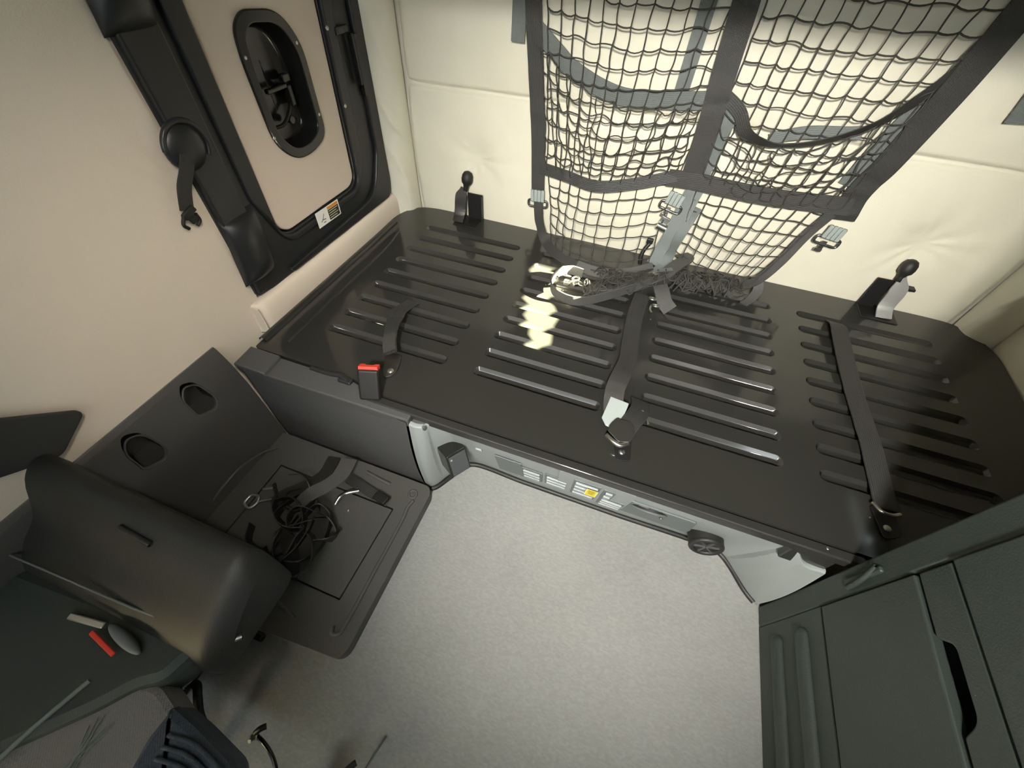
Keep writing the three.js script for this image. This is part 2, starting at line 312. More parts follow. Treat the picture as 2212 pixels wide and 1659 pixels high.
// ------------------------------------------------------------------ side hatch in the left wall
{
  const t = thing('door_1', 'black framed side hatch with beige padded panel and long oval handle recess', 'hatch', [XL, 0.444, -0.33]);
  delete t.userData.category; t.userData.kind = 'structure';
  const outer = [[0.037, 1.3], [0.032, 0.452, 0.012], [-0.03, 0.444, 0.01], [-0.69, 0.434, 0.03], [-0.712, 0.5, 0.03], [-0.724, 1.3]];
  const inner = [[-0.138, 1.25, 0.03], [-0.126, 0.58, 0.04], [-0.16, 0.556, 0.02], [-0.48, 0.558, 0.03], [-0.512, 0.58, 0.03], [-0.55, 1.25, 0.03]];
  part('door_frame', onLeft(outer, XL - 0.012, 0.016, 0, 0.004, [{ pts: inner, r: 0 }]), mat.doorBlack, t);
  // raised outer leaf of the frame with its step (long shallow channel behind it)
  part('frame_flange', [
    onLeft([[0.034, 1.3], [0.03, 0.462, 0.008], [-0.002, 0.462, 0.01], [-0.05, 0.66, 0.004], [-0.056, 1.04, 0.004], [-0.056, 1.3]], XL + 0.002, 0.014, 0, 0.005),
    onLeft([[-0.078, 1.3], [-0.076, 0.69, 0.004], [-0.126, 0.56, 0.05], [-0.16, 0.53, 0.03], [-0.5, 0.532, 0.05], [-0.56, 0.6, 0.05], [-0.6, 1.3], [-0.556, 1.3], [-0.518, 0.575, 0.04], [-0.49, 0.55, 0.03], [-0.16, 0.549, 0.03], [-0.119, 0.58, 0.05], [-0.131, 1.3]], XL + 0.002, 0.013, 0, 0.004),
    onLeft([[-0.1, 0.47, 0.01], [-0.54, 0.486, 0.03], [-0.6, 0.515, 0.04], [-0.65, 0.62, 0.02], [-0.672, 1.3], [-0.71, 1.3], [-0.7, 0.5, 0.03], [-0.68, 0.446, 0.02], [-0.11, 0.452, 0.02]], XL + 0.002, 0.016, 0, 0.005)], mat.doorBlack, t);
  // rounded hinge covers
  for (const [y0, y1] of [[0.5, 0.682], [1.04, 1.22]]) {
    const rows = [];
    for (let j = 0; j <= 24; j++) {
      const v = j / 24, e = Math.pow(Math.max(0, 1 - Math.pow(Math.abs(2 * v - 1), 3.2)), 0.5), r = [];
      for (let k = 0; k <= 24; k++) { const a = (k / 24) * Math.PI; r.push(V(XL + 0.004 + 0.042 * Math.pow(Math.sin(a), 0.8) * e, lerp(y0, y1, v), -0.012 + 0.054 * Math.cos(a) + (0.5 - v) * 0.02)); }
      rows.push(r);
    }
    part('hinge_cover', loft(rows), mat.doorBlack, t);
  }
  // half-round boss that holds the wall strap
  part('strap_boss', [new THREE.SphereGeometry(0.047, 28, 16).scale(0.42, 1, 1).translate(XL + 0.012, 0.852, 0.02), new THREE.TorusGeometry(0.05, 0.006, 10, 40, Math.PI * 1.15).rotateY(Math.PI / 2).rotateX(-0.6).translate(XL + 0.016, 0.852, 0.016)], mat.doorBlack, t);
  // beige panel with the hole of the recess
  const oval = [[-0.222, 0.96, 0.06], [-0.226, 0.775, 0.05], [-0.285, 0.716, 0.05], [-0.365, 0.716, 0.04], [-0.432, 0.74, 0.05], [-0.436, 0.96, 0.08], [-0.385, 1.034, 0.06], [-0.27, 1.045, 0.06], [-0.232, 1.02, 0.04]];
  const shrink = (k, cy = 0.88, cz = -0.33) => oval.map(([z, y, r]) => [cz + (z - cz) * k, cy + (y - cy) * (1 - (1 - k) * 0.66), r * k]);
  part('door_panel', onLeft([[-0.141, 1.245, 0.03], [-0.13, 0.585, 0.04], [-0.163, 0.56, 0.02], [-0.478, 0.562, 0.03], [-0.508, 0.584, 0.03], [-0.546, 1.245, 0.03]], XL - 0.016, 0.017, 0, 0.004, [{ pts: shrink(0.93) }]), mat.doorPanel, t);
  const rec = part('handle_recess', [onLeft(oval, XL - 0.002, 0.009, 0, 0.003, [{ pts: shrink(0.76) }])], mat.gloss, t);
  // bowl of the recess
  {
    const rings = [[0.78, 0.003], [0.755, -0.002], [0.74, -0.02], [0.71, -0.042], [0.62, -0.052], [0.3, -0.054], [0.02, -0.054]].map(([k, dx]) => { const p = poly(shrink(k).map(([z, y, r]) => [-z, y, r])).getSpacedPoints(72); return p.map((q) => V(XL + dx, q.y, -q.x)); });
    part('bowl', loft(rings), mat.gloss, rec);
    part('pull_handle', [rbox(0.014, 0.012, 0.075, 0.004, XL - 0.03, 0.877, -0.33), rbox(0.02, 0.05, 0.018, 0.004, XL - 0.034, 0.852, -0.374), rbox(0.016, 0.02, 0.03, 0.004, XL - 0.03, 0.893, -0.372), tube([[XL - 0.036, 0.84, -0.375], [XL - 0.03, 0.815, -0.345], [XL - 0.03, 0.797, -0.315], [XL - 0.036, 0.795, -0.28]], 0.005, 24), cyl(0.009, 0.009, 0.014).rotateZ(Math.PI / 2).translate(XL - 0.03, 0.8, -0.345)], mat.gloss, rec);
    for (const [y, z] of [[0.963, -0.235], [0.963, -0.416], [0.797, -0.423], [0.792, -0.231]]) screw(XL + 0.006, y, z, [1, 0, 0], 0.0045, rec);
  }
  for (const [y, z] of [[0.977, -0.541], [0.791, -0.538]]) screw(XL + 0.014, y, z, [1, 0.1, 0], 0.006, t);
  // latch on the rear side of the frame
  part('latch', [rbox(0.012, 0.16, 0.02, 0.004, XL + 0.014, 0.87, -0.655), rbox(0.012, 0.02, 0.06, 0.004, XL + 0.012, 0.965, -0.6), rbox(0.014, 0.13, 0.012, 0.004, XL + 0.02, 0.89, -0.632)], mat.gloss, t);
  // warning sticker
  const cv = document.createElement('canvas'); cv.width = 256; cv.height = 110;
  const g = cv.getContext('2d'); g.fillStyle = '#f4f2ec'; g.fillRect(0, 0, 256, 110); g.fillStyle = '#e08a2a'; g.fillRect(128, 8, 118, 20); g.fillStyle = '#14130f'; g.fillRect(128, 30, 118, 72);
  g.fillStyle = '#c9c4a8'; for (let k = 0; k < 4; k++) g.fillRect(136, 38 + k * 16, 100 - (k % 2) * 18, 6);
  g.strokeStyle = '#444'; g.lineWidth = 5; g.beginPath(); g.moveTo(40, 80); g.lineTo(66, 60); g.lineTo(82, 34); g.moveTo(58, 70); g.lineTo(92, 74); g.moveTo(60, 92); g.lineTo(84, 90); g.stroke();
  const tx = new THREE.CanvasTexture(cv); tx.colorSpace = THREE.SRGBColorSpace;
  const pl = new THREE.PlaneGeometry(0.116, 0.05); pl.userData.keepUv = true; pl.rotateY(Math.PI / 2).rotateX(-0.02).translate(XL + 0.0165, 0.54, -0.325);
  part('sticker', pl, M(1, 1, 1, { rough: 0.5, map: tx }), t, 'white sticker with black text block and orange bar');
}
// wall strap with a side-release clip that hangs from the boss
{
  const t = thing('wall_strap', 'short black strap with clip hanging from the hatch frame boss', 'strap', [XL, 0.84, 0.04]);
  part('webbing', strap([[XL + 0.03, 0.845, 0.035], [XL + 0.022, 0.815, 0.05], [XL + 0.016, 0.79, 0.068], [XL + 0.013, 0.765, 0.08], [XL + 0.013, 0.742, 0.09]], 0.032, [0, 0.35, 0.94], 0.003), mat.webBlack, t);
  part('clip', [rbox(0.01, 0.016, 0.036, 0.003).rotateX(0.35).translate(XL + 0.014, 0.738, 0.09), rbox(0.009, 0.028, 0.018, 0.003).rotateX(0.35).translate(XL + 0.014, 0.727, 0.091), tube([[XL + 0.014, 0.735, 0.106], [XL + 0.014, 0.72, 0.116], [XL + 0.014, 0.708, 0.109]], 0.004, 14), tube([[XL + 0.014, 0.73, 0.077], [XL + 0.014, 0.713, 0.076], [XL + 0.014, 0.705, 0.088]], 0.004, 14)], mat.black, t);
}

// ------------------------------------------------------------------ bunk platform
const PT = 0.374;
{
  const t = thing('bunk_platform', 'wide black ribbed plastic bunk platform along the rear wall', 'bunk platform', [0.5, PT, -0.3]);
  const edge = [[-0.526, 0.15, 0.01], [-0.19, 0.15, 0.02], [-0.12, 0.17, 0.03], [1.06, 0.17, 0.02], [1.25, 0.17, 0.02], [1.46, -0.1, 0.1], [1.566, -0.35, 0.1], [1.574, -0.68, 0.06], [1.5, -0.783, 0.1], [1.4, -0.79, 0.1], [-0.42, -0.79, 0.08], [-0.5, -0.77, 0.06], [-0.545, -0.68, 0.05]];
  // deck with 36 pressed channels: stadium holes, each filled by its own rounded trough
  const blocks = [[-0.386, 0.0076], [0.0917, 0.455], [0.55, 0.9075], [0.988, 1.39]], RW = 0.0165, rowZ = (j) => -0.0041 - 0.07913 * j;
  const stadium = (x0, x1, z, r, n = 12) => { const p = []; for (let k = 0; k <= n; k++) { const a = -Math.PI / 2 + (k / n) * Math.PI; p.push([x1 - RW + r * Math.cos(a), z + r * Math.sin(a)]); } for (let k = 0; k <= n; k++) { const a = Math.PI / 2 + (k / n) * Math.PI; p.push([x0 + RW + r * Math.cos(a), z + r * Math.sin(a)]); } return p; };
  const holes = [];
  for (const [x0, x1] of blocks) for (let j = 0; j < 9; j++) holes.push({ pts: stadium(x0, x1, rowZ(j), RW, 8) });
  part('deck', slab(edge, PT, 0.018, 0, 0, holes), mat.platform, t);
  for (const [x0, x1] of blocks) {
    // trough section: small rounded lip, long nearly straight flank (62 to 46 degrees), rounded bottom
    const prof = [[RW + 0.0008, 0.0003]]; { let d = 0, y = 0; const slope = (q) => (q < 0.0014 ? (q / 0.0014) * 62 : q < 0.0094 ? lerp(62, 46, (q - 0.0014) / 0.008) : lerp(46, 0, (q - 0.0094) / (RW - 0.0094))); for (let k = 0; k <= 44; k++) { if (k % 2 === 0 || k < 10) prof.push([Math.max(0.0006, RW - d), y]); const st = RW / 44; y -= Math.tan((slope(d + st / 2) * Math.PI) / 180) * st; d += st; } }
    const g = uvm(toCreasedNormals(loft(prof.map(([r, y]) => { const p = stadium(x0, x1, 0, r).map(([x, z]) => V(x - (x0 + x1) / 2, y, z)); p.push(p[0].clone()); return p; })), 1.2));
    for (let j = 0; j < 9; j++) {
      const m = shadow(new THREE.Mesh(g, mat.platform));
      m.name = 'channel'; m.position.set((x0 + x1) / 2 - 0.5, 0, rowZ(j) + 0.3); t.add(m);
    }
  }
  // stepped flange along the front and rolled border on the left
  part('front_flange', [bbox(-0.13, 1.06, PT - 0.03, PT - 0.002, 0.173, 0.197, 0.005), bbox(-0.13, 0.93, PT - 0.022, PT - 0.012, 0.165, 0.19, 0.003), bbox(0.925, 1.016, PT - 0.085, PT - 0.006, 0.178, 0.196, 0.004)], mat.platform, t);
  const lr = [];
  for (let z = 0.12; z >= -0.64; z -= 0.02) { const r = []; for (let k = 0; k <= 12; k++) { const a = (k / 12) * Math.PI; r.push(V(-0.523 + 0.014 * -Math.cos(a), PT - 0.002 + 0.012 * Math.pow(Math.sin(a), 0.7), z)); } lr.push(r); }
  part('side_rim', [loft(lr), tube([[-0.452, PT, 0.1], [-0.453, PT, -0.1], [-0.455, PT, -0.45], [-0.47, PT, -0.56]], 0.0045, 40, 8)], mat.platform, t);
  // bolts behind the latches, small rivets
  for (const [x, z] of [[-0.253, -0.71], [-0.222, -0.735], [1.261, -0.728], [1.29, -0.757]]) screw(x, PT, z, [0, 1, 0], 0.007, t, 'bolt');
  screw(0.985, PT - 0.002, 0.182, [0, 1, 0], 0.0035, t, 'rivet');
  // bright worn catch at the front left
  part('catch', [tube([[-0.33, PT - 0.004, 0.156], [-0.27, PT, 0.157], [-0.23, PT + 0.004, 0.155], [-0.2, PT + 0.002, 0.165]], 0.007, 24, 8), rbox(0.04, 0.012, 0.02, 0.005, -0.212, PT + 0.002, 0.163)], mat.doorBlack, t);
}

// ------------------------------------------------------------------ panel below the platform, with its recess
const KF = 0.104 / 0.35;
const facePt = (x, y, out = 0) => { const n = Math.hypot(1, KF); return V(x, y - (KF / n) * out, 0.083 + KF * y + out / n); };
{
  const t = thing('bunk_fascia', 'moulded grey plastic panel under the front of the bunk, recessed towards the floor', 'panel', [0.48, 0, 0.2]);
  const top = curve([[0.006, 0.352, 0.217], [0.024, 0.352, 0.218], [0.042, 0.352, 0.212], [0.058, 0.352, 0.192], [0.085, 0.352, 0.178], [0.14, 0.352, 0.1865], [0.3, 0.352, 0.1865], [0.6, 0.352, 0.1865], [0.88, 0.352, 0.1865], [0.925, 0.35, 0.188], [0.945, 0.336, 0.198], [0.965, 0.312, 0.206], [0.985, 0.303, 0.206], [1.017, 0.302, 0.204]]);
  const bot = curve([[0.006, 0.0, 0.213], [0.022, 0.0, 0.214], [0.034, 0.0, 0.204], [0.055, 0.0, 0.165], [0.085, 0.0, 0.105], [0.11, 0.0, 0.083], [0.3, 0.0, 0.083], [0.6, 0.0, 0.083], [0.89, 0.0, 0.083], [0.925, 0.0, 0.1], [0.955, 0.0, 0.135], [0.99, 0.0, 0.18], [1.017, 0.0, 0.204]]);
  const rows = [];
  for (let j = 0; j <= 48; j++) {
    const v = j / 48, r = [];
    for (let k = 0; k <= 220; k++) { const a = top.getPoint(k / 220), b = bot.getPoint(k / 220), p = a.lerp(b, v); p.z += 0.006 * Math.sin(v * Math.PI) * (p.x < 0.05 || p.x > 0.93 ? 1.6 : 0.15); r.push(p); }
    rows.push(r);
  }
  rows.unshift(rows[0].map((p) => V(p.x, p.y + 0.004, p.z - 0.004)), rows[0].map((p) => V(p.x, p.y + 0.0015, p.z - 0.0008)));
  rows.unshift(rows[0].map((p) => V(p.x, p.y, p.z - 0.008)));
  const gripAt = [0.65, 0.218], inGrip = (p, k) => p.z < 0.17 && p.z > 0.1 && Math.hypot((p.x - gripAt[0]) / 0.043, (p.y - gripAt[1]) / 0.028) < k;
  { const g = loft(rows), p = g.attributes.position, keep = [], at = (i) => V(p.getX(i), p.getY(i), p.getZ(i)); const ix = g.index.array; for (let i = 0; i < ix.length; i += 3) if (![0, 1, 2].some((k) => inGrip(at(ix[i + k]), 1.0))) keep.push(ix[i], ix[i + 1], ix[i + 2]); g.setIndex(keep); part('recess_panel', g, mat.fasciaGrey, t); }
  part('side_panel', [(() => { const rr = []; for (let j = 0; j <= 16; j++) { const v = j / 16, r = []; for (let k = 0; k <= 40; k++) { const x = lerp(-0.53, 0.001, k / 40); r.push(V(x, 0.365 - 0.365 * v, 0.213 + 0.012 * Math.sin(v * Math.PI) * smooth(-0.55, -0.1, x) + 0.006 * smooth(-0.06, -0.01, x) * (1 - v))); } rr.push(r); } rr.unshift(rr[0].map((p) => V(p.x, p.y, p.z - 0.0))); return loft(rr); })()], mat.fasciaDark, t);  // same grey plastic as the recess, darkened in colour for its shade
  part('ledge', [slab([[-0.535, 0.1535], [-0.19, 0.1535], [-0.12, 0.1735], [0.004, 0.1735], [0.004, 0.215, 0.006], [-0.42, 0.222, 0.01], [-0.535, 0.217]], 0.369, 0.03, 0, 0.004), bbox(0.007, 0.05, 0.34, 0.356, 0.17, 0.212, 0.004)], mat.fasciaDark, t);
  part('corner_cap', [slab([[-0.535, 0.153], [-0.43, 0.153, 0.01], [-0.427, 0.226, 0.006], [-0.53, 0.224]], 0.378, 0.014, 0, 0.004)], mat.fasciaDark, t);
  // dark gap between panel and floor covering
  part('floor_seal', tube([[0.0, 0.003, 0.217], [0.03, 0.003, 0.214], [0.06, 0.003, 0.168], [0.09, 0.003, 0.112], [0.115, 0.003, 0.09], [0.3, 0.003, 0.089], [0.6, 0.003, 0.089], [0.89, 0.003, 0.089], [0.92, 0.003, 0.1], [0.95, 0.002, 0.13], [0.985, 0.001, 0.177], [1.01, 0.001, 0.2]], 0.009, 120, 8), mat.black, t);
  // things moulded into the recess, placed on its sloping face
  const nrm = V(0, -KF, 1).normalize(), tilt = Math.atan(KF);
  const onFace = (g, x, y, out = 0) => g.rotateX(tilt).translate(...facePt(x, y, out).toArray());
  const L = Math.hypot(1, KF);
  const fbox = (x0, x1, y0, y1, th, r, out) => onFace(rbox(x1 - x0, (y1 - y0) * L, th, r), (x0 + x1) / 2, (y0 + y1) / 2, out);
  part('cover_plate', fbox(0.218, 0.298, 0.082, 0.238, 0.004, 0.0015, 0.002), mat.plateGrey, t);
  part('plate_screw', fbox(0.162, 0.182, 0.234, 0.248, 0.006, 0.003, 0.003), mat.slatGrey, t);
  part('raised_cover', [(() => { const s = poly([[0.402, 0.1], [0.402, 0.335, 0.02], [0.598, 0.335, 0.02], [0.598, 0.1, 0.02]]); return extr(s, 0.006, 0.002).translate(0, -0.22, 0).rotateX(tilt).translate(...facePt(0, 0.22, 0).toArray()); })()], mat.fasciaGrey, t);
  const vent = (x0, x1, y0, y1, n, o) => {
    const p = part('vent', fbox(x0 - 0.006, x1 + 0.006, y0 - 0.006, y1 + 0.006, 0.003, 0.001, o), mat.plateGrey, t);
    for (let k = 0; k < n; k++) { const yy = lerp(y0, y1, (k + 0.5) / n), hh = ((y1 - y0) / n) * 0.28; part('slat', fbox(x0, x1, yy - hh, yy + hh, 0.006, 0.002, o + 0.004), mat.slatGrey, p); }
  };
  vent(0.302, 0.352, 0.1, 0.2, 3, 0.002); vent(0.372, 0.428, 0.11, 0.215, 3, 0.002); vent(0.45, 0.508, 0.13, 0.292, 4, 0.007); vent(0.528, 0.546, 0.2, 0.288, 2, 0.007); vent(0.53, 0.587, 0.108, 0.19, 3, 0.007);
  const cv = document.createElement('canvas'); cv.width = 64; cv.height = 128; const g = cv.getContext('2d'); g.fillStyle = '#e6d326'; g.fillRect(0, 0, 64, 128); g.fillStyle = '#8f7d1e'; g.fillRect(14, 24, 36, 14); g.fillRect(14, 50, 36, 14); g.fillRect(20, 76, 24, 14); g.strokeStyle = '#f6f0a0'; g.lineWidth = 6; g.strokeRect(3, 3, 58, 122);
  const tx = new THREE.CanvasTexture(cv); tx.colorSpace = THREE.SRGBColorSpace;
  const lg = new THREE.PlaneGeometry(0.03, 0.082); lg.userData.keepUv = true;
  part('label', onFace(lg, 0.495, 0.248, 0.0175), M(1, 1, 1, { map: tx, rough: 0.5 }), t, 'small yellow label');
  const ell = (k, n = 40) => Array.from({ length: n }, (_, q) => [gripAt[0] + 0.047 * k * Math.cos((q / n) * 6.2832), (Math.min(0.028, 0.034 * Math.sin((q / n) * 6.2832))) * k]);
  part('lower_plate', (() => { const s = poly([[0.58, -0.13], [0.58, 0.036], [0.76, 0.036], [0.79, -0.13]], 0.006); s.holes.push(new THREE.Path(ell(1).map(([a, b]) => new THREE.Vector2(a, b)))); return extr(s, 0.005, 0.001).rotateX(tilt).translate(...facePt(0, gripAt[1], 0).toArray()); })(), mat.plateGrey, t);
  part('shade_black_pocket', loft([[1.02, 0.003], [1, -0.002], [0.97, -0.03], [0.9, -0.05], [0.5, -0.055], [0.02, -0.055]].map(([k, o]) => { const r = ell(k).map(([a, b]) => V(a, b, o).applyAxisAngle(V(1, 0, 0), tilt).add(facePt(0, gripAt[1], 0))); r.push(r[0].clone()); return r; })), mat.rubber, t);  // black colour stands in for the shade inside the grip pocket
  part('grip_latch', onFace(rbox(0.03, 0.016, 0.012, 0.004), 0.634, 0.228, -0.004), mat.slatGrey, t);
  for (const [x, y] of [[0.287, 0.1], [0.582, 0.095], [0.69, 0.19]]) { const p = facePt(x, y, 0.009); screw(p.x, p.y, p.z, [0, -KF, 1], 0.005, t); }
  // round outlet near the right end
  const onOut = (g, o) => g.translate(0, 0, o).rotateX(tilt - 0.34).rotateY(0.1).translate(...facePt(0.828, 0.13, 0.012).toArray());
  const out = part('round_outlet', [onOut(new THREE.TorusGeometry(0.038, 0.007, 12, 48), 0.018), onOut(cyl(0.044, 0.046, 0.04, 48, true).rotateX(Math.PI / 2), -0.004)], mat.rubber, t);
  part('outlet_disc', onOut(cyl(0.034, 0.034, 0.006, 40).rotateX(Math.PI / 2), 0.014), mat.rubber, out);
  for (const a of [0.2, 1.25, 2.3]) part('spoke', onOut(rbox(0.068, 0.004, 0.006, 0.0015).rotateZ(a), 0.019), mat.slotDark, out);
}
// small black socket box on the slanting side of the recess
{
  const t = thing('socket_box', 'small black square socket box on the left end of the grey fascia recess', 'socket', [0.09, 0.2, 0.17]);
  const w = (g) => g.rotateX(-0.3).rotateY(0.98).translate(0.1, 0.192, 0.178);
  part('housing', w(rbox(0.062, 0.085, 0.07, 0.005)), mat.gloss, t);
  part('face_plate', w(rbox(0.052, 0.072, 0.006, 0.002, 0, 0, 0.035)), mat.slotDark, t);
  part('indicator', w(rbox(0.006, 0.006, 0.004, 0.002, -0.02, 0.026, 0.038)), mat.slatGrey, t);
}

// ------------------------------------------------------------------ low black floor box, left
const BT = 0.042;
{
  const t = thing('floor_box', 'low dark plastic floor box with flush lid, left of the aisle', 'floor box', [-0.24, 0, 0.46]);
  const lid = [[-0.44, 0.335], [-0.04, 0.335, 0.004], [-0.043, 0.592, 0.004], [-0.44, 0.592]];
  part('base', slab([[-0.535, 0.228], [0.03, 0.228, 0.03], [0.044, 0.25, 0.03], [0.044, 0.705, 0.035], [-0.2, 0.722], [-0.535, 0.722]], BT, BT, 0, 0.0015, [{ pts: [[-0.446, 0.329], [-0.0345, 0.329, 0.006], [-0.0375, 0.598, 0.006], [-0.446, 0.598]] }]), mat.boxGrey, t);
  part('bed', bbox(-0.46, -0.02, 0.001, BT - 0.026, 0.32, 0.61), mat.boxGrey, t);
  part('lid', slab(lid, BT, 0.024, 0, 0.0015), mat.boxGrey, t);
  // raised edge rib with hooked ends, short moulded ribs
  part('edge_rib', [tube([[0.006, BT, 0.288], [0.0, BT, 0.31], [0.004, BT, 0.345], [0.006, BT, 0.5], [0.007, BT, 0.64], [0.004, BT, 0.66], [-0.012, BT, 0.665], [-0.02, BT, 0.652]], 0.0058, 60, 8), new THREE.TorusGeometry(0.012, 0.004, 8, 20).rotateX(Math.PI / 2).translate(-0.006, BT, 0.27)], mat.boxGrey, t);
  part('short_rib', tube([[-0.178, BT, 0.256], [-0.13, BT, 0.262], [-0.085, BT, 0.266]], 0.006, 16, 8), mat.boxGrey, t);
  part('short_rib', tube([[-0.19, BT, 0.655], [-0.14, BT, 0.665], [-0.12, BT, 0.672]], 0.006, 16, 8), mat.boxGrey, t);
}
// curved wall trim with two slots above the floor box
{
  const t = thing('side_trim', 'dark grey curved plastic wall trim with two oval slots', 'trim panel', [-0.55, 0, 0.45]);
  const prof = [[-0.61, 0.0], [-0.61, 0.415], [-0.572, 0.422], [-0.566, 0.415], [-0.556, 0.392], [-0.545, 0.355], [-0.536, 0.31], [-0.53, 0.26], [-0.52, 0.05], [-0.52, 0.0]];
  const c = new THREE.Shape(); prof.forEach(([x, y], i) => (i ? c.lineTo(x, y) : c.moveTo(x, y))); c.closePath();
  // ring the outline through a smooth curve for the rolled part
  const s2 = new THREE.Shape(); s2.moveTo(-0.582, 0); s2.lineTo(-0.582, 0.418); s2.lineTo(-0.572, 0.422); s2.splineThru(prof.slice(3, 9).map((p) => new THREE.Vector2(...p))); s2.lineTo(-0.52, 0); s2.closePath();
  let body = new THREE.ExtrudeGeometry(s2, { depth: 0.74, bevelEnabled: false, curveSegments: 28 }).translate(0, 0, 0.222);
  body = toCreasedNormals(body, 0.6);
  const ev = new Evaluator(); ev.attributes = ['position', 'normal']; ev.useGroups = false;
  let a = new Brush(strip(body)); a.geometry.deleteAttribute('uv'); a.updateMatrixWorld();
  // the trim is a hollow moulding: the slots open into its dark inside
  { const c = new THREE.Shape(); [[-0.605, 0.02], [-0.605, 0.404], [-0.57, 0.404], ...prof.slice(4, 9).map(([x, y]) => [x - 0.006, y - 0.004]), [-0.526, 0.02]].forEach(([x, y], i) => (i ? c.lineTo(x, y) : c.moveTo(x, y))); c.closePath();
    const g = strip(new THREE.ExtrudeGeometry(c, { depth: 0.7, bevelEnabled: false }).translate(0, 0, 0.242)); g.deleteAttribute('uv'); const b = new Brush(g); b.updateMatrixWorld(); a = ev.evaluate(a, b, SUBTRACTION); }
  const lens = () => { const s = poly([[-0.03, -0.035, 0.012], [0.014, -0.055, 0.02], [0.032, -0.03, 0.02], [0.024, 0.04, 0.016], [-0.004, 0.055, 0.012], [-0.026, 0.03, 0.02]]); return new THREE.ExtrudeGeometry(s, { depth: 0.06, bevelEnabled: false, curveSegments: 10 }).rotateY(Math.PI / 2).rotateZ(0.42); };
  const holes = [[0.345, 0.352], [0.508, 0.348]];
  for (const [z, y] of holes) { const g = strip(lens().translate(-0.566, y - 0.005, z)); g.deleteAttribute('uv'); const b = new Brush(g); b.updateMatrixWorld(); a = ev.evaluate(a, b, SUBTRACTION); }
  part('panel', uvm(a.geometry), mat.trimGrey, t);
  for (const [z, y] of holes) {
    const o = new THREE.Shape(poly([[-0.031, -0.036, 0.012], [0.014, -0.057, 0.02], [0.034, -0.03, 0.02], [0.025, 0.042, 0.016], [-0.004, 0.057, 0.012], [-0.028, 0.031, 0.02]]).getSpacedPoints(60));
    const pts = o.getPoints().map((p) => { const yy = y - 0.005 + p.y * Math.cos(0.42), k = prof.findIndex((r, i) => i > 2 && r[1] <= yy), A = prof[k - 1], B = prof[k]; return V(lerp(A[0], B[0], (A[1] - yy) / (A[1] - B[1])) + 0.0008, yy, z - p.x); });
    part('slot_rim', new THREE.TubeGeometry(new THREE.CatmullRomCurve3(pts, true), 80, 0.0026, 8, true), mat.trimGrey, t);
  }
  // lined duct behind each slot, reaching into the wall
  for (const [z, y] of holes) part('slot_duct', [bbox(-0.648, -0.645, 0.264, 0.406, z - 0.055, z + 0.055), bbox(-0.648, -0.575, 0.264, 0.267, z - 0.055, z + 0.055), bbox(-0.648, -0.575, 0.403, 0.406, z - 0.055, z + 0.055), bbox(-0.648, -0.575, 0.264, 0.406, z - 0.055, z - 0.052), bbox(-0.648, -0.575, 0.264, 0.406, z + 0.052, z + 0.055)], mat.trimGrey, t);
  // ridge where the trim meets the box
  part('ridge', tube([[-0.52, 0.05, 0.285], [-0.535, 0.075, 0.33], [-0.545, 0.09, 0.4], [-0.55, 0.085, 0.47], [-0.56, 0.06, 0.545]].map(([x, y, z]) => [x + 0.03, y, z]), 0.004, 40, 8), mat.fasciaDark, t);
}

// ------------------------------------------------------------------ cabinet on the right
{
  const x = 1.02, t = thing('drawer_cabinet', 'dark green-grey cabinet with drawers along the right side of the aisle', 'cabinet', [1.2, 0, 0.7]);
  const face = (z0, z1, y0, y1, th, r = 0.004, xo = 0) => bbox(x - th - xo, x - xo, y0, y1, z0, z1, r);
  // carcass with a hollow behind the grip of the second drawer
  part('body', [bbox(x + 0.012, XR - 0.004, 0, 0.505, 0.212, 1.38, 0.004), bbox(x + 0.012, XR - 0.004, 0.59, YC - 0.01, 0.212, 1.38, 0.004), bbox(x + 0.012, XR - 0.004, 0.505, 0.59, 0.212, 0.34), bbox(x + 0.012, XR - 0.004, 0.505, 0.59, 0.52, 1.38), bbox(x + 0.16, XR - 0.004, 0.505, 0.59, 0.34, 0.52)], mat.cabinet, t);
  part('side_frame', bbox(x, x + 0.03, 0.002, YC - 0.01, 0.208, 0.262, 0.006), mat.cabinet, t);
  part('side_frame', bbox(x, x + 0.02, 0.002, 0.268, 0.262, 1.38, 0.004), mat.cabinet, t);
  for (const y of [0.093, 0.195]) { const g = new THREE.CapsuleGeometry(0.019, 1.04, 8, 16).rotateX(Math.PI / 2).scale(0.75, 1, 1).translate(x, y, 0.292 + 0.54); part('bumper_rib', g, mat.cabinet, t); }
  // drawer fronts with real gaps; the second has a cut-out grip
  part('drawer_front', onFaceX([[0.268, 0.28], [1.38, 0.28], [1.38, 0.528], [0.268, 0.528]], 0.018), mat.cabinet, t);
  const grip = [[0.366, 0.53], [0.366, 0.535], [0.378, 0.562, 0.012], [0.47, 0.562, 0.012], [0.486, 0.536], [0.486, 0.53]];
  part('drawer_front', onFaceX([[0.268, 0.535], [0.366, 0.535], ...grip.slice(2, 5), [1.38, 0.535], [1.38, 0.598], [0.268, 0.598]], 0.016), mat.cabinet, t);
  part('drawer_front', onFaceX([[0.268, 0.604], [1.38, 0.604], [1.38, 0.9], [0.268, 0.9]], 0.02), mat.cabinet, t);
  part('drawer_front', onFaceX([[0.268, 0.91], [1.38, 0.91], [1.38, 1.22], [0.268, 1.22]], 0.02), mat.cabinet, t);
  part('edge_clip', [tube([[x - 0.004, 0.365, 0.25], [x - 0.006, 0.41, 0.246], [x - 0.004, 0.45, 0.232]], 0.005, 20, 8), rbox(0.01, 0.1, 0.012, 0.004, x - 0.001, 0.41, 0.238)], mat.cabinet, t);
  function onFaceX(pts, th) { const s = poly(pts.map(([z, y, r]) => [z, y, r]), 0.004); return extr(s, th, 0.003).rotateY(-Math.PI / 2).translate(x + 0.012, 0, 0); }
}

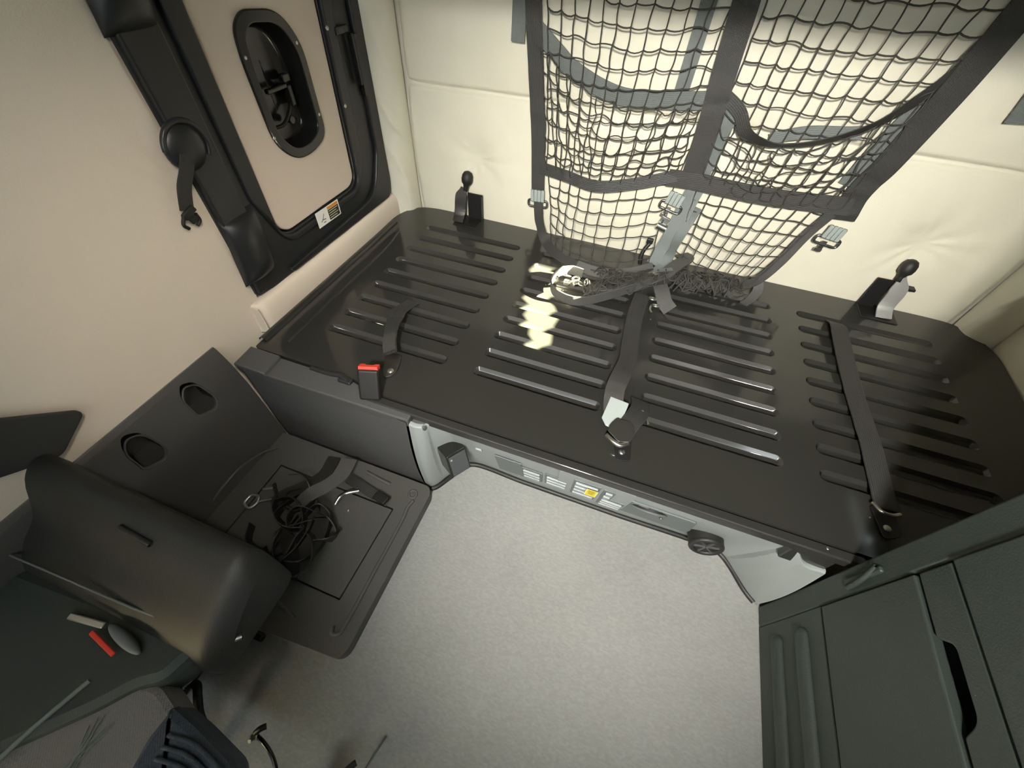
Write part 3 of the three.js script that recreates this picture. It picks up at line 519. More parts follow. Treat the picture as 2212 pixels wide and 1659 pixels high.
// ------------------------------------------------------------------ latches at the back of the platform
function latch(x, side, label) {
  const t = thing('bunk_latch', label, 'latch', [x, PT, -0.75], 'latches at the rear of the bunk platform');
  const s = side;
  // black bracket: upright plate with a narrow side flange and a foot
  if (s < 0) part('bracket', [bbox(x - 0.008, x + 0.056, PT, PT + 0.104, -0.778, -0.772, 0.002), bbox(x + 0.052, x + 0.057, PT, PT + 0.1, -0.778, -0.76, 0.002), bbox(x - 0.045, x + 0.056, PT, PT + 0.004, -0.778, -0.7, 0.002)], mat.black, t);
  else part('bracket', [bbox(x - 0.052, x - 0.002, PT, PT + 0.108, -0.778, -0.772, 0.002), bbox(x + 0.03, x + 0.036, PT, PT + 0.1, -0.778, -0.75, 0.002), bbox(x + 0.03, x + 0.056, PT + 0.094, PT + 0.102, -0.776, -0.752, 0.002), bbox(x - 0.05, x + 0.06, PT, PT + 0.004, -0.778, -0.7, 0.002)], mat.black, t);
  // bent metal lever: wide below, narrow neck
  const path = s < 0 ? [[x - 0.03, PT + 0.006, -0.715], [x - 0.031, PT + 0.03, -0.742], [x - 0.028, PT + 0.085, -0.752], [x - 0.018, PT + 0.128, -0.758]]
    : [[x + 0.018, PT + 0.006, -0.715], [x + 0.014, PT + 0.03, -0.742], [x + 0.012, PT + 0.085, -0.748], [x - 0.004, PT + 0.136, -0.754]];
  const c = curve(path), rows = [];
  for (let j = 0; j <= 26; j++) {
    const v = j / 26, p = c.getPoint(v), tg = c.getTangent(v), w = V(1, 0, 0); w.addScaledVector(tg, -w.dot(tg)).normalize();
    const n = V(0, 0, 0).crossVectors(w, tg).normalize(), hw = lerp(0.023, 0.024, v) * (1 - 0.62 * smooth(0.72, 1, v));
    rows.push([[-1, -1], [-1, 1], [-0.5, 1.6], [0, 1.8], [0.5, 1.6], [1, 1], [1, -1], [0, -1], [-1, -1]].map(([a, b]) => p.clone().addScaledVector(w, a * hw).addScaledVector(n, b * 0.0022)));
  }
  part('lever', toCreasedKeep(loft(rows)), s < 0 ? mat.steelDark : mat.leverSteel, t);
  // black knob: short neck and rounded head leaning back
  const kx = s < 0 ? x - 0.008 : x - 0.008, prof = [[0, 0], [0.0085, 0], [0.009, 0.012], [0.0115, 0.022], [0.019, 0.03], [0.0215, 0.042], [0.0205, 0.056], [0.0145, 0.067], [0.006, 0.071], [0, 0.0715]];
  const k = new THREE.LatheGeometry(prof.map((q) => new THREE.Vector2(...q)), 28).rotateZ(s < 0 ? -0.12 : -0.06).rotateX(-0.25).translate(kx, PT + 0.118, -0.755);
  part('knob', k, mat.rubber, t);
}
latch(-0.258, -1, 'bunk latch with black round knob near the left corner roll, behind the ribs');
latch(1.243, 1, 'bunk latch with shiny metal lever and black knob right of the net');

// ------------------------------------------------------------------ seat belts lying on the platform
{
  const y = PT + 0.012;
  const t = thing('seat_belt', 'short black belt with curled end beside the red buckle', 'seat belt', [-0.17, PT, -0.05]);
  part('webbing', strap([[-0.205, y - 0.008, -0.2], [-0.214, y + 0.004, -0.13], [-0.19, y + 0.03, -0.075], [-0.178, y + 0.028, -0.03], [-0.165, y + 0.01, 0.01], [-0.145, y, 0.04]], 0.046, [0.93, 0.1, 0.36], 0.003), mat.webDark, t);
  part('sewn_end', strap([[-0.172, y + 0.026, -0.012], [-0.16, y + 0.014, 0.016], [-0.148, y + 0.006, 0.035]], 0.044, [0.93, 0.1, 0.36], 0.006), mat.webBlack, t);
  part('anchor_plate', [slab([[-0.165, 0.035], [-0.118, 0.03], [-0.105, 0.06, 0.01], [-0.098, 0.1, 0.015], [-0.12, 0.12, 0.015], [-0.135, 0.1, 0.01]], PT + 0.008, 0.004, 0.004, 0.001)], mat.steelDark, t);
  screw(-0.115, PT + 0.008, 0.092, [0, 1, 0], 0.0085, t, 'bolt');
  const b = thing('belt_buckle', 'black belt buckle with bright red push button standing at the platform edge', 'buckle', [-0.15, PT, 0.12]);
  const w = (g) => g.rotateX(-0.5).rotateY(0.32).scale(1.12, 1.12, 1.12).translate(-0.122, PT + 0.036, 0.17);
  part('housing', w(rbox(0.048, 0.075, 0.026, 0.006)), mat.black, b);
  part('push_button', w(new THREE.ExtrudeGeometry(poly([[-0.022, -0.009], [-0.022, 0.011], [-0.012, 0.011], [-0.007, 0.005], [0.008, 0.005], [0.013, 0.011], [0.022, 0.011], [0.022, -0.009]], 0.002), { depth: 0.008, bevelEnabled: false }).rotateX(-Math.PI / 2).translate(0, 0.036, -0.001)), mat.red, b);
  part('stalk', strap([[-0.118, PT + 0.02, 0.17], [-0.11, PT + 0.008, 0.182], [-0.105, PT + 0.004, 0.188]], 0.03, [0.9, 0, -0.3], 0.004), mat.black, b);
}
{
  const y = PT + 0.013;
  const t = thing('seat_belt', 'black belt with sewn white label and hinged anchor across the middle gap of the ribs', 'seat belt', [0.5, PT, -0.15]);
  part('webbing', strap([[0.488, y + 0.012, -0.5], [0.482, y + 0.004, -0.4], [0.487, y, -0.28], [0.492, y + 0.012, -0.18], [0.484, y + 0.03, -0.1], [0.478, y + 0.022, -0.05], [0.485, y + 0.006, -0.005], [0.497, y - 0.004, 0.03]], 0.05, [1, 0.02, 0.12], 0.003), mat.webBlack, t);
  part('sewn_label', (() => { const s = poly([[-0.0245, -0.036], [-0.0245, 0.03], [0.0245, 0.03], [0.0245, -0.036], [0.008, -0.052], [-0.008, -0.052]], 0.002); return extr(s, 0.003, 0.001).rotateX(-Math.PI / 2 + 0.22).rotateY(-0.12).translate(0.493, y + 0.011, 0.008); })(), mat.tab, t, 'pale label with small print');
  part('lower_webbing', strap([[0.548, y - 0.006, -0.06], [0.552, y + 0.012, -0.02], [0.545, y + 0.018, 0.012], [0.532, y + 0.012, 0.045], [0.522, y + 0.004, 0.075]], 0.05, [0.9, 0.05, 0.42], 0.004), mat.webDark, t);
  part('anchor', [(() => { const s = poly([[-0.03, 0.0], [-0.022, 0.026], [0.014, 0.032], [0.032, 0.012], [0.03, -0.022], [0.004, -0.034], [-0.03, -0.016]], 0.006); return extr(s, 0.004, 0.001).rotateX(-Math.PI / 2 + 0.12).rotateY(-0.15).translate(0.517, y + 0.014, 0.068); })()], mat.steelDark, t);
  part('anchor_lip', tube([[0.486, y + 0.006, 0.088], [0.502, y + 0.009, 0.101], [0.522, y + 0.008, 0.107], [0.54, y + 0.008, 0.094]], 0.006, 20, 8), mat.steel, t);
  part('anchor_bar', tube([[0.556, y + 0.014, -0.012], [0.57, y + 0.012, 0.005], [0.578, y + 0.008, 0.02]], 0.0035, 14, 8), mat.steel, t);
  part('anchor_plate', slab([[0.505, 0.085], [0.55, 0.07], [0.556, 0.13, 0.012], [0.525, 0.14, 0.012]], PT + 0.005, 0.004, 0.005, 0.001), mat.black, t);
  screw(0.532, PT + 0.005, 0.113, [0, 1, 0], 0.008, t, 'bolt');
}
{
  const y = PT + 0.012;
  const t = thing('seat_belt', 'long black belt crossing the rightmost block of ribs', 'seat belt', [1.1, PT, -0.25]);
  part('webbing', strap([[1.1, y - 0.008, -0.63], [1.094, y + 0.014, -0.58], [1.094, y + 0.012, -0.5], [1.1, y + 0.004, -0.38], [1.106, y + 0.002, -0.25], [1.112, y + 0.002, -0.12], [1.114, y, -0.02], [1.116, y - 0.004, 0.045]], 0.05, [[1, 0, 0.1], [1, 0, 0.05], [1, 0.02, -0.02], [1, 0, -0.05]], 0.003), mat.webBlack, t);
  part('anchor', [tube([[1.086, y, 0.04], [1.098, y + 0.004, 0.06], [1.118, y + 0.004, 0.062], [1.138, y + 0.002, 0.052]], 0.004, 20, 8)], mat.steel, t);
  part('anchor_plate', slab([[1.085, 0.045], [1.135, 0.035], [1.14, 0.1, 0.014], [1.1, 0.12, 0.014]], PT + 0.005, 0.004, 0.006, 0.001), mat.black, t);
  screw(1.11, PT + 0.005, 0.092, [0, 1, 0], 0.008, t, 'bolt');
}

// ------------------------------------------------------------------ restraint net in front of the rear wall
{
  const t = thing('bunk_net', 'black bunk restraint net with webbing straps and buckles hanging before the rear wall', 'net', [0.5, 0.8, -0.77]);
  const R = rng(77);
  // a panel of knotted mesh between an upper and a lower edge
  function mesh(topE, botE, nx, ny, loose, seed, r = 0.0019, kind = true) {
    const rd = rng(seed), T = curve(topE), B = curve(botE), P = [];
    const f = (u, v) => { const p = T.getPoint(u).lerp(B.getPoint(u), v); p.z += 0.012 * loose * Math.sin(u * Math.PI) * Math.sin(v * Math.PI); return p; };
    for (let j = 0; j <= ny; j++) { const row = []; for (let i = 0; i <= nx; i++) { const p = f(i / nx, j / ny); p.x += (rd() - 0.5) * 0.007 * loose; p.y += (rd() - 0.5) * 0.009 * loose; p.z += (rd() - 0.5) * 0.005 * loose; row.push(p); } P.push(row); }
    const parts = [];
    const seg = (a, b, sag, dx) => { const m = a.clone().lerp(b, 0.5); m.y -= sag; m.x += dx; m.z += 0.002; const g = new THREE.TubeGeometry(new THREE.QuadraticBezierCurve3(a, a.clone().lerp(b, 0.5).add(V(dx * 2, -sag * 2, 0.002)), b), 4, r * (0.9 + 0.25 * rd()), 5); g.userData.keepUv = true; parts.push(g); };
    for (let j = 0; j <= ny; j++) for (let i = 0; i <= nx; i++) {
      if (i < nx) seg(P[j][i], P[j][i + 1], (0.0015 + 0.007 * rd() * loose) * (rd() < 0.12 ? -0.6 : 1), 0);
      if (j < ny) seg(P[j][i], P[j + 1][i], 0, (rd() - 0.5) * 0.006 * loose);
      if (i && i < nx && j && j < ny) { const k = new THREE.IcosahedronGeometry(r * 1.7, 0); k.translate(P[j][i].x, P[j][i].y, P[j][i].z); k.userData.keepUv = true; parts.push(k); }
    }
    const o = part('netting', mergeGeometries(parts.map(strip)), mat.cord, t);
    o.userData.kind = 'stuff';
    return o;
  }
  const zt = -0.768, y0 = PT + 0.016;
  mesh([[-0.01, 1.22, zt], [0.25, 1.2, zt + 0.004], [0.53, 1.2, zt]], [[0.05, 0.628, zt], [0.24, 0.618, zt + 0.012], [0.485, 0.68, zt]], 12, 13, 0.9, 5);
  mesh([[0.55, 1.2, zt], [0.8, 1.2, zt + 0.004], [1.085, 1.2, zt]], [[0.545, 0.672, zt], [0.75, 0.67, zt + 0.008], [0.965, 0.68, zt]], 12, 12, 0.7, 6);
  // second, slack layer of the pockets under the sagging straps
  mesh([[0.0, 0.965, zt + 0.012], [0.085, 0.905, zt + 0.014], [0.24, 0.845, zt + 0.016], [0.38, 0.85, zt + 0.016], [0.48, 0.87, zt + 0.012]], [[0.05, 0.62, zt + 0.014], [0.24, 0.612, zt + 0.026], [0.48, 0.672, zt + 0.012]], 12, 6, 1.7, 7);
  mesh([[0.55, 0.865, zt + 0.012], [0.66, 0.8, zt + 0.014], [0.78, 0.805, zt + 0.016], [0.89, 0.86, zt + 0.014], [0.985, 0.96, zt + 0.01]], [[0.545, 0.668, zt + 0.012], [0.75, 0.66, zt + 0.02], [0.96, 0.672, zt + 0.012]], 11, 5, 1.7, 8);
  // lower panels that billow out over the platform
  mesh([[0.06, 0.61, zt + 0.004], [0.24, 0.6, zt + 0.01], [0.48, 0.66, zt + 0.004]], [[0.112, 0.4, -0.69], [0.2, 0.388, -0.615], [0.33, 0.388, -0.59], [0.48, 0.392, -0.655]], 9, 7, 0.8, 9);
  mesh([[0.555, 0.655, zt + 0.004], [0.75, 0.648, zt + 0.006], [0.94, 0.648, zt + 0.004]], [[0.555, 0.43, -0.7], [0.68, 0.4, -0.668], [0.82, 0.41, -0.668]], 9, 7, 0.5, 10);
  // webbing: uprights
  const band = (pts, w, m, o = {}) => part('strap', strap(pts, w, o.wide ?? [1, 0, 0], 0.003, o.n ?? 0), m, t, o.label);
  band([[-0.046, 1.22, zt + 0.003], [-0.034, 1.05, zt + 0.004], [-0.014, 0.9, zt + 0.004], [0.01, 0.72, zt + 0.005], [0.026, 0.545, zt + 0.01]], 0.048, mat.webBlack);
  band([[0.49, 1.22, zt + 0.006], [0.504, 1.09, zt + 0.006], [0.512, 0.95, zt + 0.007], [0.52, 0.85, zt + 0.01], [0.525, 0.7, zt + 0.012]], 0.064, mat.webBlack);
  band([[0.42, 1.22, -0.779], [0.42, 1.08, -0.778], [0.418, 0.88, -0.778]], 0.04, mat.webGrey, { label: 'grey-green strap behind the netting' });
  band([[1.062, 1.22, zt + 0.005], [1.044, 1.1, zt + 0.005], [1.03, 0.975, zt + 0.006], [1.0, 0.8, zt + 0.006], [0.98, 0.72, zt + 0.006], [0.985, 0.64, zt + 0.008]], 0.066, mat.webBlack, { wide: [1, 0.1, 0] });
  band([[1.0, 0.95, zt - 0.008], [0.965, 0.83, zt - 0.006], [0.945, 0.73, zt - 0.004]], 0.05, mat.webGrey, { wide: [1, 0.15, 0] });
  band([[-0.078, 1.22, -0.779], [-0.078, 1.1, -0.779], [-0.08, 0.956, -0.779]], 0.042, mat.webGrey, { label: 'grey-green strap end behind the left upright' });
  // sagging pocket straps
  band([[-0.02, 0.99, zt - 0.006], [0.05, 0.942, zt - 0.005], [0.1, 0.91, zt - 0.004], [0.24, 0.865, zt - 0.004], [0.37, 0.868, zt - 0.004], [0.52, 0.885, zt - 0.006]], 0.046, mat.webGrey, { wide: [0.15, 1, 0.05], label: 'grey-green sagging strap' });
  band([[0.525, 0.905, zt + 0.002], [0.585, 0.872, zt + 0.014], [0.625, 0.826, zt + 0.02], [0.68, 0.81, zt + 0.022], [0.76, 0.818, zt + 0.024], [0.85, 0.85, zt + 0.02], [0.92, 0.892, zt + 0.016], [0.965, 0.94, zt + 0.01], [1.0, 0.985, zt + 0.002], [1.03, 1.04, zt - 0.001]], 0.034, mat.webBlack, { wide: [[0.8, 0.5, -0.1], [0.5, 0.6, 0.3], [0.1, 0.5, 0.8], [0.1, 0.7, 0.6], [0, 0.9, 0.2], [-0.4, 0.8, 0.1]] });
  band([[0.69, 0.818, zt + 0.004], [0.77, 0.845, zt + 0.004], [0.86, 0.858, zt + 0.008], [0.9, 0.865, zt + 0.01]], 0.03, mat.webGrey, { wide: [0, 1, -0.1], label: 'pale inner face of the sagging strap' });
  band([[0.565, 0.885, zt + 0.004], [0.56, 0.8, zt + 0.003], [0.55, 0.69, zt + 0.004]], 0.05, mat.webPale, { label: 'pale grey strap end beside the centre upright' });
  // cross straps
  band([[0.03, 0.628, zt + 0.01], [0.12, 0.622, zt + 0.022], [0.235, 0.612, zt + 0.034], [0.36, 0.64, zt + 0.026], [0.48, 0.682, zt + 0.014]], 0.036, mat.webDark, { wide: [0.05, 1, -0.3] });
  band([[0.455, 0.672, zt + 0.014], [0.54, 0.676, zt + 0.016], [0.64, 0.672, zt + 0.016], [0.74, 0.67, zt + 0.016], [0.86, 0.674, zt + 0.014], [0.985, 0.682, zt + 0.01]], 0.05, mat.webBlack, { wide: [0, 1, -0.15] });
  // lower uprights
  band([[0.032, 0.52, zt + 0.016], [0.05, 0.46, -0.72], [0.085, 0.405, -0.69], [0.15, 0.392, -0.632], [0.24, 0.39, -0.588]], 0.034, mat.webBlack, { wide: [[1, 0, 0.1], [0.9, 0.1, 0.3], [0.6, 0.4, -0.5], [0.1, 0.7, -0.7]] });
  band([[0.24, 0.392, -0.588], [0.33, 0.394, -0.575], [0.42, 0.4, -0.6], [0.5, 0.41, -0.655]], 0.036, mat.webMid, { wide: [0, 0.6, -0.8] });
  band([[0.55, 0.655, zt + 0.002], [0.54, 0.6, -0.752], [0.532, 0.53, -0.73], [0.515, 0.46, -0.7], [0.5, 0.412, -0.67]], 0.056, mat.webPale, { wide: [[1, 0, 0], [0.95, 0, 0.25], [0.9, 0.1, -0.2], [0.95, 0, 0.3]], label: 'pale grey centre strap' });
  band([[0.575, 0.6, -0.75], [0.55, 0.5, -0.712], [0.54, 0.44, -0.69], [0.512, 0.4, -0.64]], 0.034, mat.webPale, { wide: [[0.8, 0, 0.5], [0.7, 0.2, -0.6], [0.9, 0, 0.4]] });
  band([[0.948, 0.655, zt + 0.01], [0.915, 0.585, -0.744], [0.88, 0.5, -0.71], [0.845, 0.44, -0.686], [0.8, 0.4, -0.67]], 0.03, mat.webBlack, { wide: [[1, 0.2, 0], [0.8, 0.1, 0.5]] });
  // buckles: folded webbing tab, ring of bent wire, tongue
  function buckle(x, y, z, turn, withTongue) {
    const b = part('buckle', ((g) => g)(new THREE.TubeGeometry(new THREE.CatmullRomCurve3(poly([[-0.036, -0.016], [-0.036, 0.008], [0.036, 0.008], [0.036, -0.016]], 0.009).getSpacedPoints(48).slice(0, -1).map((p) => V(p.x, p.y - 0.024, 0)), true), 64, 0.0042, 8, true).rotateZ(turn).translate(x, y, z)), mat.steelDark, t);
    const w = (g) => g.rotateZ(turn).translate(x, y, z);
    part('tab', w(mergeGeometries([-0.0195, -0.0065, 0.0065, 0.0195].map((k) => strip(rbox(0.0125, 0.042, 0.01, 0.003, k, 0.002, 0.004))))), mat.tab, b, 'pale folded webbing tab');
    if (withTongue) part('tongue', w(mergeGeometries([strip(rbox(0.016, 0.03, 0.003, 0.001, -0.004, -0.044, 0)), strip(rbox(0.024, 0.012, 0.005, 0.002, -0.006, -0.06, 0))])), mat.steel, b);
  }
  buckle(0.03, 0.532, zt + 0.018, 0.06, false);
  buckle(0.498, 0.615, zt + 0.026, -0.22, true);
  buckle(0.985, 0.6, zt + 0.014, -0.12, true);
  band([[0.62, y0 + 0.03, -0.64], [0.66, y0 + 0.02, -0.6], [0.72, y0 + 0.03, -0.62], [0.77, y0 + 0.015, -0.6], [0.81, y0 + 0.01, -0.63]], 0.02, mat.webMid, { wide: [0.2, 0.9, 0.4] });
  band([[0.32, y0 + 0.012, -0.44], [0.38, y0 + 0.02, -0.46], [0.44, y0 + 0.024, -0.52], [0.5, y0 + 0.03, -0.56]], 0.022, mat.webMid, { wide: [0.1, 0.9, 0.5] });
  // cam lock and hook below the centre buckle
  part('cam_lock', [new THREE.CylinderGeometry(0.012, 0.012, 0.034, 16).rotateZ(1.3).translate(0.484, 0.53, -0.715), rbox(0.03, 0.03, 0.008, 0.003).rotateZ(-0.3).translate(0.487, 0.548, -0.722)], mat.steel, t);
  part('hook', [tube([[0.463, 0.475, -0.69], [0.452, 0.455, -0.68], [0.448, 0.43, -0.672], [0.452, 0.405, -0.668]], 0.007, 20, 8), rbox(0.022, 0.02, 0.012, 0.004, 0.462, 0.484, -0.692)], mat.black, t);

  // ---- the slack of the net that lies on the platform
  const y = PT + 0.016;
  band([[0.275, y + 0.016, -0.53], [0.235, y + 0.018, -0.528], [0.202, y + 0.018, -0.505], [0.188, y + 0.018, -0.46], [0.194, y + 0.018, -0.415], [0.222, y + 0.016, -0.384], [0.265, y + 0.014, -0.373], [0.315, y + 0.012, -0.388], [0.38, y + 0.016, -0.44], [0.45, y + 0.018, -0.51], [0.52, y + 0.016, -0.58]], 0.042, mat.webMid, { wide: [0, 1, 0.25], n: 70, label: 'pale strap curled in a loop in the sun' });
  part('fittings', [[0.23, -0.49], [0.262, -0.478], [0.288, -0.462], [0.25, -0.452], [0.3, -0.478]].map(([fx, fz], k) => new THREE.TorusGeometry(0.011, 0.0036, 8, 18).rotateX(0.9 + k * 0.5).rotateY(k * 1.3).translate(fx, y + 0.018 + 0.006 * (k % 2), fz)).concat([rbox(0.03, 0.012, 0.018, 0.004).rotateY(0.6).translate(0.27, y + 0.01, -0.47), rbox(0.02, 0.016, 0.02, 0.004).rotateY(1.6).translate(0.235, y + 0.008, -0.468)]), mat.steel, t, 'small metal rings and clips in the loop');
  // bunched netting: many slack cords running along the heap
  function bunch(path, rad, n, seed) {
    const rd = rng(seed), c = curve(path), g = [];
    for (let k = 0; k < n; k++) {
      const t0 = rd() * 0.35, t1 = 0.6 + rd() * 0.4, pts = [], ph = rd() * 6.28, am = rad * (0.3 + 0.7 * rd());
      for (let j = 0; j <= 14; j++) { const q = lerp(t0, t1, j / 14), p = c.getPoint(q), a = ph + j * (0.45 + rd() * 0.5); const up = Math.abs(Math.sin(a)) * am * 0.95; pts.push(V(p.x + (rd() - 0.5) * rad * 0.5, Math.max(PT + 0.004, p.y - 0.004 + up), p.z + Math.cos(a) * am)); }
      g.push(tube(pts, 0.0026, 56, 6));
    }
    const o = part('netting', g, mat.cord, t); o.userData.kind = 'stuff';
  }
  bunch([[0.27, y, -0.46], [0.36, y + 0.01, -0.47], [0.45, y + 0.014, -0.53], [0.54, y + 0.014, -0.6]], 0.046, 18, 101);
  bunch([[0.52, y + 0.01, -0.6], [0.62, y + 0.014, -0.61], [0.72, y + 0.014, -0.63], [0.83, y + 0.01, -0.66]], 0.052, 24, 102);
  bunch([[0.3, y + 0.004, -0.56], [0.38, y + 0.01, -0.56], [0.5, y + 0.01, -0.62]], 0.03, 9, 103);
  band([[0.58, y + 0.05, -0.73], [0.598, y + 0.056, -0.7], [0.57, y + 0.05, -0.65], [0.54, y + 0.034, -0.6]], 0.052, mat.webMid, { wide: [0.85, 0.2, 0.5] });
  band([[0.6, y + 0.05, -0.7], [0.56, y + 0.04, -0.63], [0.535, y + 0.016, -0.575], [0.545, y + 0.006, -0.54], [0.552, y + 0.004, -0.5]], 0.046, mat.webBlack, { wide: [0.9, 0.1, 0.4] });
  band([[0.44, y + 0.004, -0.515], [0.47, y + 0.02, -0.535], [0.51, y + 0.03, -0.57], [0.54, y + 0.034, -0.6]], 0.042, mat.webMid, { wide: [0.5, 0.2, 0.85] });
  band([[0.535, y + 0.02, -0.56], [0.545, y + 0.02, -0.53], [0.562, y + 0.008, -0.49], [0.585, y, -0.465]], 0.046, mat.webMid, { wide: [0.9, 0.2, 0.4] });
  part('adjuster', [rbox(0.05, 0.006, 0.02, 0.002).rotateY(0.5).translate(0.54, y + 0.048, -0.61), rbox(0.05, 0.006, 0.006, 0.002).rotateY(0.5).translate(0.53, y + 0.052, -0.59), rbox(0.03, 0.008, 0.02, 0.003).rotateY(0.5).translate(0.515, y + 0.04, -0.588)], mat.steel, t);
  part('snap_hook', [new THREE.TorusGeometry(0.012, 0.004, 8, 20).rotateX(1.2).translate(0.522, y + 0.008, -0.492), new THREE.TorusGeometry(0.011, 0.0035, 8, 20).rotateX(1.2).translate(0.537, y + 0.006, -0.462), tube([[0.524, y + 0.002, -0.465], [0.522, y + 0.002, -0.44], [0.53, y + 0.002, -0.425]], 0.004, 14, 8)], mat.steel, t);
  band([[0.835, y + 0.05, -0.7], [0.85, y + 0.025, -0.665], [0.835, y + 0.004, -0.625], [0.815, y - 0.004, -0.6]], 0.03, mat.webMid, { wide: [1, 0.3, 0.2] });
}
// end of a strap hanging at the right edge of the picture
{
  const t = thing('hanging_strap', 'dark green strap end against the rear wall, right of the net', 'strap', [1.2, 1.05, -0.785]);
  part('webbing', strap([[1.185, 1.22, -0.78], [1.19, 1.05, -0.78], [1.2, 0.922, -0.78]], 0.044, [1, 0, 0], 0.004), mat.webGrey, t);
}

// ------------------------------------------------------------------ tangle of belts on the floor box
{
  const y = BT + 0.006;
  const t = thing('belt_tangle', 'tangled black straps with metal buckles lying on the floor box lid', 'straps', [-0.25, BT, 0.42]);
  const band = (pts, w, m, wide) => part('webbing', strap(pts, w, wide, 0.003), m, t);
  band([[-0.24, y + 0.02, 0.245], [-0.225, y + 0.035, 0.3], [-0.228, y + 0.045, 0.34], [-0.255, y + 0.05, 0.385], [-0.275, y + 0.04, 0.42], [-0.285, y + 0.02, 0.445]], 0.048, mat.webMid, [0.75, 0.1, 0.35]);
  band([[-0.3, y, 0.25], [-0.285, y + 0.015, 0.32], [-0.31, y + 0.03, 0.38], [-0.35, y + 0.02, 0.42], [-0.37, y + 0.01, 0.45]], 0.04, mat.webDark, [0.8, 0.1, 0.4]);
  band([[-0.21, y + 0.01, 0.3], [-0.16, y + 0.008, 0.308], [-0.11, y + 0.003, 0.315], [-0.06, y, 0.32]], 0.03, mat.webDark, [0.1, 0, 1]);
  const R = rng(31), rings = [];
  for (let k = 0; k < 9; k++) {
    const cx = -0.27 + (R() - 0.5) * 0.14, cz = 0.47 + (R() - 0.5) * 0.16, pts = [], a0 = R() * 6.28, rx = 0.03 + 0.045 * R(), rz = 0.03 + 0.055 * R();
    for (let j = 0; j <= 7; j++) { const a = a0 + j * 0.72; pts.push([cx + rx * Math.cos(a), y + 0.008 + 0.03 * R() + 0.02 * Math.sin(j), cz + rz * Math.sin(a)]); }
    band(pts, 0.02 + 0.022 * R(), k % 3 ? mat.webDark : mat.webBlack, [0.4 * R(), 1, 0.5 * R()]);
  }
  band([[-0.3, y + 0.01, 0.5], [-0.24, y + 0.02, 0.53], [-0.2, y + 0.01, 0.57], [-0.19, y, 0.6]], 0.04, mat.webDark, [0.5, 0.2, -0.8]);
  band([[-0.36, y + 0.02, 0.43], [-0.33, y + 0.035, 0.47], [-0.28, y + 0.03, 0.49], [-0.22, y + 0.03, 0.45], [-0.2, y + 0.01, 0.43]], 0.032, mat.webDark, [0.3, 0.9, 0.4]);
  part('buckle', new THREE.TubeGeometry(new THREE.CatmullRomCurve3([[-0.435, 0.478], [-0.432, 0.452], [-0.412, 0.448], [-0.402, 0.466], [-0.412, 0.486]].map(([x, z]) => V(x, y + 0.025, z)), true, 'centripetal'), 40, 0.0045, 8, true), mat.steel, t);
  part('tongue', [rbox(0.03, 0.004, 0.008, 0.002).rotateY(0.5).translate(-0.4, y + 0.03, 0.42), rbox(0.04, 0.005, 0.006, 0.002).rotateY(0.6).translate(-0.385, y + 0.026, 0.452)], mat.steel, t);
  part('hook', tube([[-0.155, y + 0.014, 0.325], [-0.18, y + 0.02, 0.345], [-0.196, y + 0.014, 0.36], [-0.2, y + 0.006, 0.385]], 0.0055, 24, 8), mat.steel, t, 'bright bent metal hook');
  part('clip', rbox(0.045, 0.014, 0.028, 0.004).rotateY(-0.2).translate(-0.085, y + 0.005, 0.318), mat.black, t);
  part('bead', new THREE.SphereGeometry(0.0045, 12, 8).translate(-0.155, y, 0.385), mat.steel, t);
}

